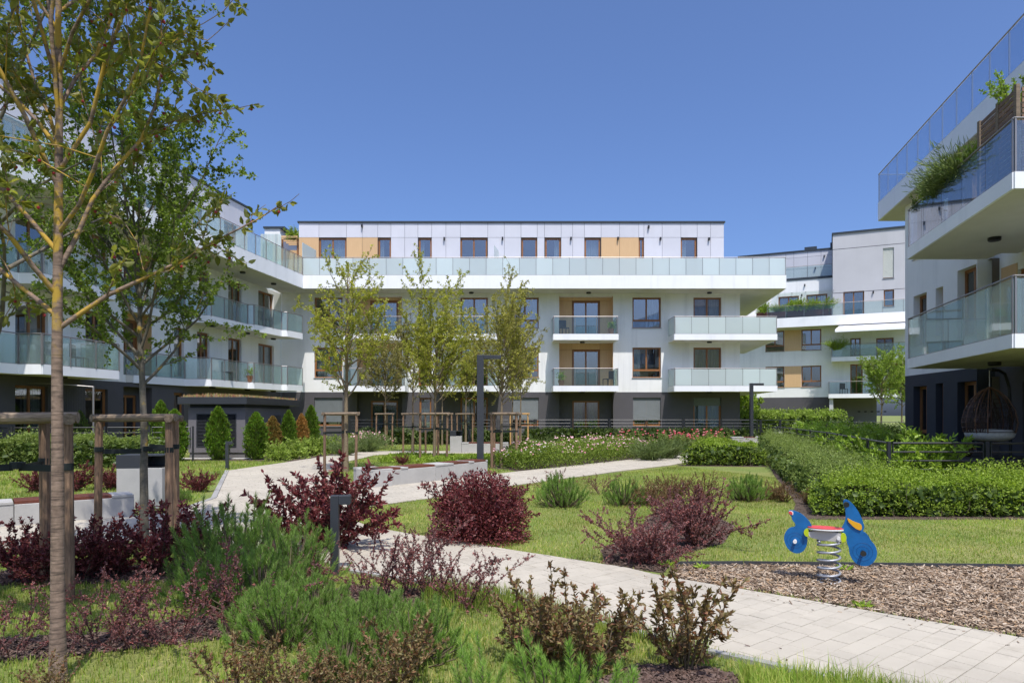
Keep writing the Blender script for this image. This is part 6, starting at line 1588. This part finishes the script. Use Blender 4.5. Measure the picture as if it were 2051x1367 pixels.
for i, (lab, px, py, s) in enumerate((('pale green hydrangea bush behind the wine-red shrub, nearest the path', 590, 918, 1.05), ('pale green hydrangea bush in front of the withered orange thuja', 625, 912, 1.1), ('pale green hydrangea bush left of the tallest young tree', 655, 908, 1.05), ('pale green hydrangea bush right of the tallest young tree', 705, 898, 1.0), ('pale green hydrangea bush right beside the withered brown thuja', 556, 922, .9))):
    x, y = gp(px, py); shrub('hydrangea_bush', 'lime', lab, x, y, s, i * 1.3, lmat='leaf_lime', group='hydrangea bushes by the thujas')
for i, (lab, px, py, s) in enumerate((('fountain grass clump left of the stakes behind the middle lawn', 735, 905, 1.0), ('fountain grass clump near the small brownish tree', 690, 912, .85), ('fountain grass clump right of the small brownish tree', 808, 886, 1.1), ('fountain grass clump between the pink flowers and the path', 1335, 918, 1.05), ('fountain grass clump at the right end of the pink flowers', 1300, 922, .95), ('fountain grass clump beside the bright new stakes', 1090, 905, .9), ('grass clump under the far block behind the fence', 1672, 880, 1.6))):
    x, y = gp(px, py); shrub('ornamental_grass', 'plumes', lab, x, y, s, i * .9, lmat='leaf_grassy', bmat='leaf_grassy', cat='grass clump', group='ornamental grass clumps')

# flower beds
def flowers(name, label, poly, n, h, leaf, lmat, heads, hsize, hmat, seed):
    g = np.random.default_rng(seed); P2 = scatter(poly, n, seed)
    lum = 1 + .18 * np.sin(P2[:, 0] * 2.3 + P2[:, 1] * 1.1) + .14 * np.sin(P2[:, 1] * 3.7 - P2[:, 0])
    z = h * lum * (1 - g.random(n) ** 2.2)
    A = np.c_[g.normal(0, .6, (n, 2)), np.abs(g.normal(.5, .5, n))]
    o = _link(name, leaf_mesh(name, np.c_[P2, np.maximum(z, .02)], A, g.uniform(.6, 1.3, n) * leaf, .42, g), lmat); o['kind'] = 'stuff'; o['label'] = label
    P3 = scatter(poly, heads, seed + 1); l3 = 1 + .18 * np.sin(P3[:, 0] * 2.3 + P3[:, 1] * 1.1) + .14 * np.sin(P3[:, 1] * 3.7 - P3[:, 0])
    c = np.c_[P3, h * l3 * g.uniform(.85, 1.18, heads)]
    k = 7; an = np.arange(k) * 6.2832 / k; V = np.zeros((heads, k + 1, 3)); r = g.uniform(.6, 1.2, heads) * hsize
    V[:, 0] = c + np.c_[np.zeros((heads, 2)), r * .45]
    for j in range(k): V[:, j + 1] = c + np.c_[np.cos(an[j]) * r, np.sin(an[j]) * r, -r * .35 + g.normal(0, .25, heads) * r]
    b = np.arange(heads)[:, None] * (k + 1)
    Fc = np.concatenate([b + np.array([0, j + 1, (j + 1) % k + 1]) for j in range(k)])
    q = _link('flower_heads', np_mesh('flower_heads', V, Fc), hmat); q['kind'] = 'stuff'; q['label'] = label.replace('leafy', 'flower heads of the leafy')
flowers('flower_bed', 'leafy bed of pale pink flowers along the middle path', [(.3, 20.4), (1.6, 21.3), (6.0, 27.5), (4.6, 30.2), (3.2, 29.0), (-.7, 21.7)], 26000, .62, .075, 'leaf_haw', 600, .04, 'petal_pink', 401)
flowers('flower_bed', 'leafy white flower patch at the left end of the pink bed', [(.0, 20.6), (1.4, 21.0), (1.0, 23.0), (-.5, 22.0)], 2500, .55, .07, 'leaf_haw', 60, .03, 'petal_white', 402)
flowers('flower_bed', 'leafy strip of pink coneflowers by the hydrangeas', [(-8.0, 31.5), (-6.9, 31.3), (-5.6, 33.5), (-8.0, 35.0)], 5000, .6, .09, 'leaf_grassy', 160, .05, 'petal_pink', 403)
flowers('ground_cover', 'leafy bright low ground cover behind the middle bench', [(-4.6, 23.5), (-.2, 23.0), (2.4, 26.5), (-4.8, 26.8)], 9000, .12, .10, 'leaf_hedge', 20, .02, 'petal_white', 404)
g = np.random.default_rng(55)
rp = scatter([(7.0, 30.0), (12.6, 36.2), (11.5, 37.9), (5.2, 37.9), (5.2, 33.5)], 20, 56)
rf_ = np.concatenate([unit(g.normal(size=(7, 3))) * np.array([.42, .42, .3]) + np.array([0, 0, .55]) for _ in range(1)])
fm_ = MB()
for p in rf_: fm_.lathe([(.002, -.03), (.035, -.01), (.045, .015), (.025, .035), (.002, .03)], 7, tuple(p))
rose_me = fm_.mesh('blooms')
for i, (x, y) in enumerate(rp):
    r_ = shrub('rose_bush', 'rose', 'rose bush with red and pink blooms in the bed beside the far bench blocks', float(x), float(y), g.uniform(.85, 1.25), g.uniform(0, 6), lmat='leaf_hedge_dusky', group='rose bushes in the back bed')
    o = _link('blooms', rose_me, 'petal_rose', r_); o['kind'] = 'stuff'
# dandelion weeds at the edging
for i, (px, py) in enumerate(((1405, 1140), (1692, 1143), (1728, 1218), (1335, 1135))):
    kk = leaf_mesh('weed', np.repeat(np.array([[0, 0, .01]]), 14, 0), np.c_[np.cos(np.arange(14) * 2.4), np.sin(np.arange(14) * 2.4), np.full(14, .5)], np.full(14, .11), .3, g)
    o = _link('weed_plant', kk, 'leaf_laurel', None, (gp(px, py)[0], gp(px, py)[1], 0))
    tag(o, ('weed growing at the left end of the steel edging', 'weed at the steel edging behind the rocker', 'small weed in the wood chips at the path', 'weed at the tip of the triangular lawn')[i], 'weed', 'weeds')
# planting on the balconies
bp_ = [(x, y) for x, y in ((11.45, 19.2), (11.2, 18.2), (10.95, 17.2), (10.78, 16.5), (10.62, 15.8))]
for i, ((x, y), k, mt, s, lab) in enumerate(zip(bp_, ('lime', 'lime', 'plumes', 'plumes', 'barb_thick'), ('leaf_dark', 'leaf_haw', 'leaf_grassy', 'leaf_grassy', 'leaf_thuja'), (.6, .75, .85, 1.0, .95),
        ('small bush at the far end of the upper right balcony', 'grey-green bush on the upper right balcony', 'drooping grass on the upper right balcony, farther one', 'drooping grass on the upper right balcony, nearer one', 'dense green conifer bush behind the drooping grass on the upper balcony'))):
    shrub('balcony_plant', k, lab, x + .12, y, s, i, lmat=mt, bmat=mt, group='plants on the upper right balcony', z=7.4)
shrub('balcony_plant', 'plumes', 'trailing grass in the middle of the upper right balcony rail', 11.15, 17.75, .8, 1.0, lmat='leaf_grassy', bmat='leaf_grassy', group='plants on the upper right balcony', z=7.35)
shrub('balcony_plant', 'bronze_b', 'thin leafy branch plant above the slat screen', 10.5, 14.4, 1.25, .5, lmat='leaf_laurel', group='plants on the upper right balcony', z=8.1)
for i, px in enumerate((1530, 1560, 1592, 1620, 1650)):
    nx = FB.xy(bu(px, 1.0), .9)
    p_ = thing('planter_box', 'brown timber planter on the far terrace, number counted from the left'.replace('number counted from the left', ('leftmost', 'second from the left', 'middle one', 'second from the right', 'rightmost')[i]), 'planter', (nx[0], nx[1], 9.6), group='planters on the far terrace')
    u_ = bu(px, .9); MB().fbox(FB, u_ - .62, u_ + .62, .65, 1.2, 9.6, 10.75).build('box', 'bench_wood', p_, bevel=.01)
    MB().fbox(FB, u_ - .56, u_ + .56, .7, 1.15, 10.751, 10.76).build('soil', 'soil', p_)
    shrub('terrace_plant', 'lime' if i in (0, 2) else 'plumes', ('bush', 'grass', 'bush', 'grass', 'grass')[i] + ' in the far terrace planter, ' + ('leftmost', 'second from the left', 'middle one', 'second from the right', 'rightmost')[i], nx[0], nx[1], (1.3, 1.0, 1.5, 1.3, 1.3)[i], i, lmat='leaf_hedge' if i in (0, 2) else 'leaf_lime', bmat='leaf_lime', group='plants on the far terrace', z=10.7)
fb_ = FB.xy(bu(1676, 1.5), 1.45); shrub('balcony_plant', 'plumes', 'trailing plant at the corner of the far balcony below the awning', fb_[0], fb_[1], 1.2, 0, lmat='leaf_lime', bmat='leaf_lime', group='plants on the far terrace', z=7.2)
shrub('terrace_plant', 'lime', 'bush on the roof terrace pergola in the inner corner', pX(590, 45), 44.9, 1.0, 0, lmat='leaf_hedge', group='plants on the corner roof terrace', z=13.2)
shrub('terrace_plant', 'rose', 'pink flowering bush on the corner roof terrace', pX(598, 43.3), 43.3, 1.6, 0, lmat='petal_pink', group='plants on the corner roof terrace', z=9.7)
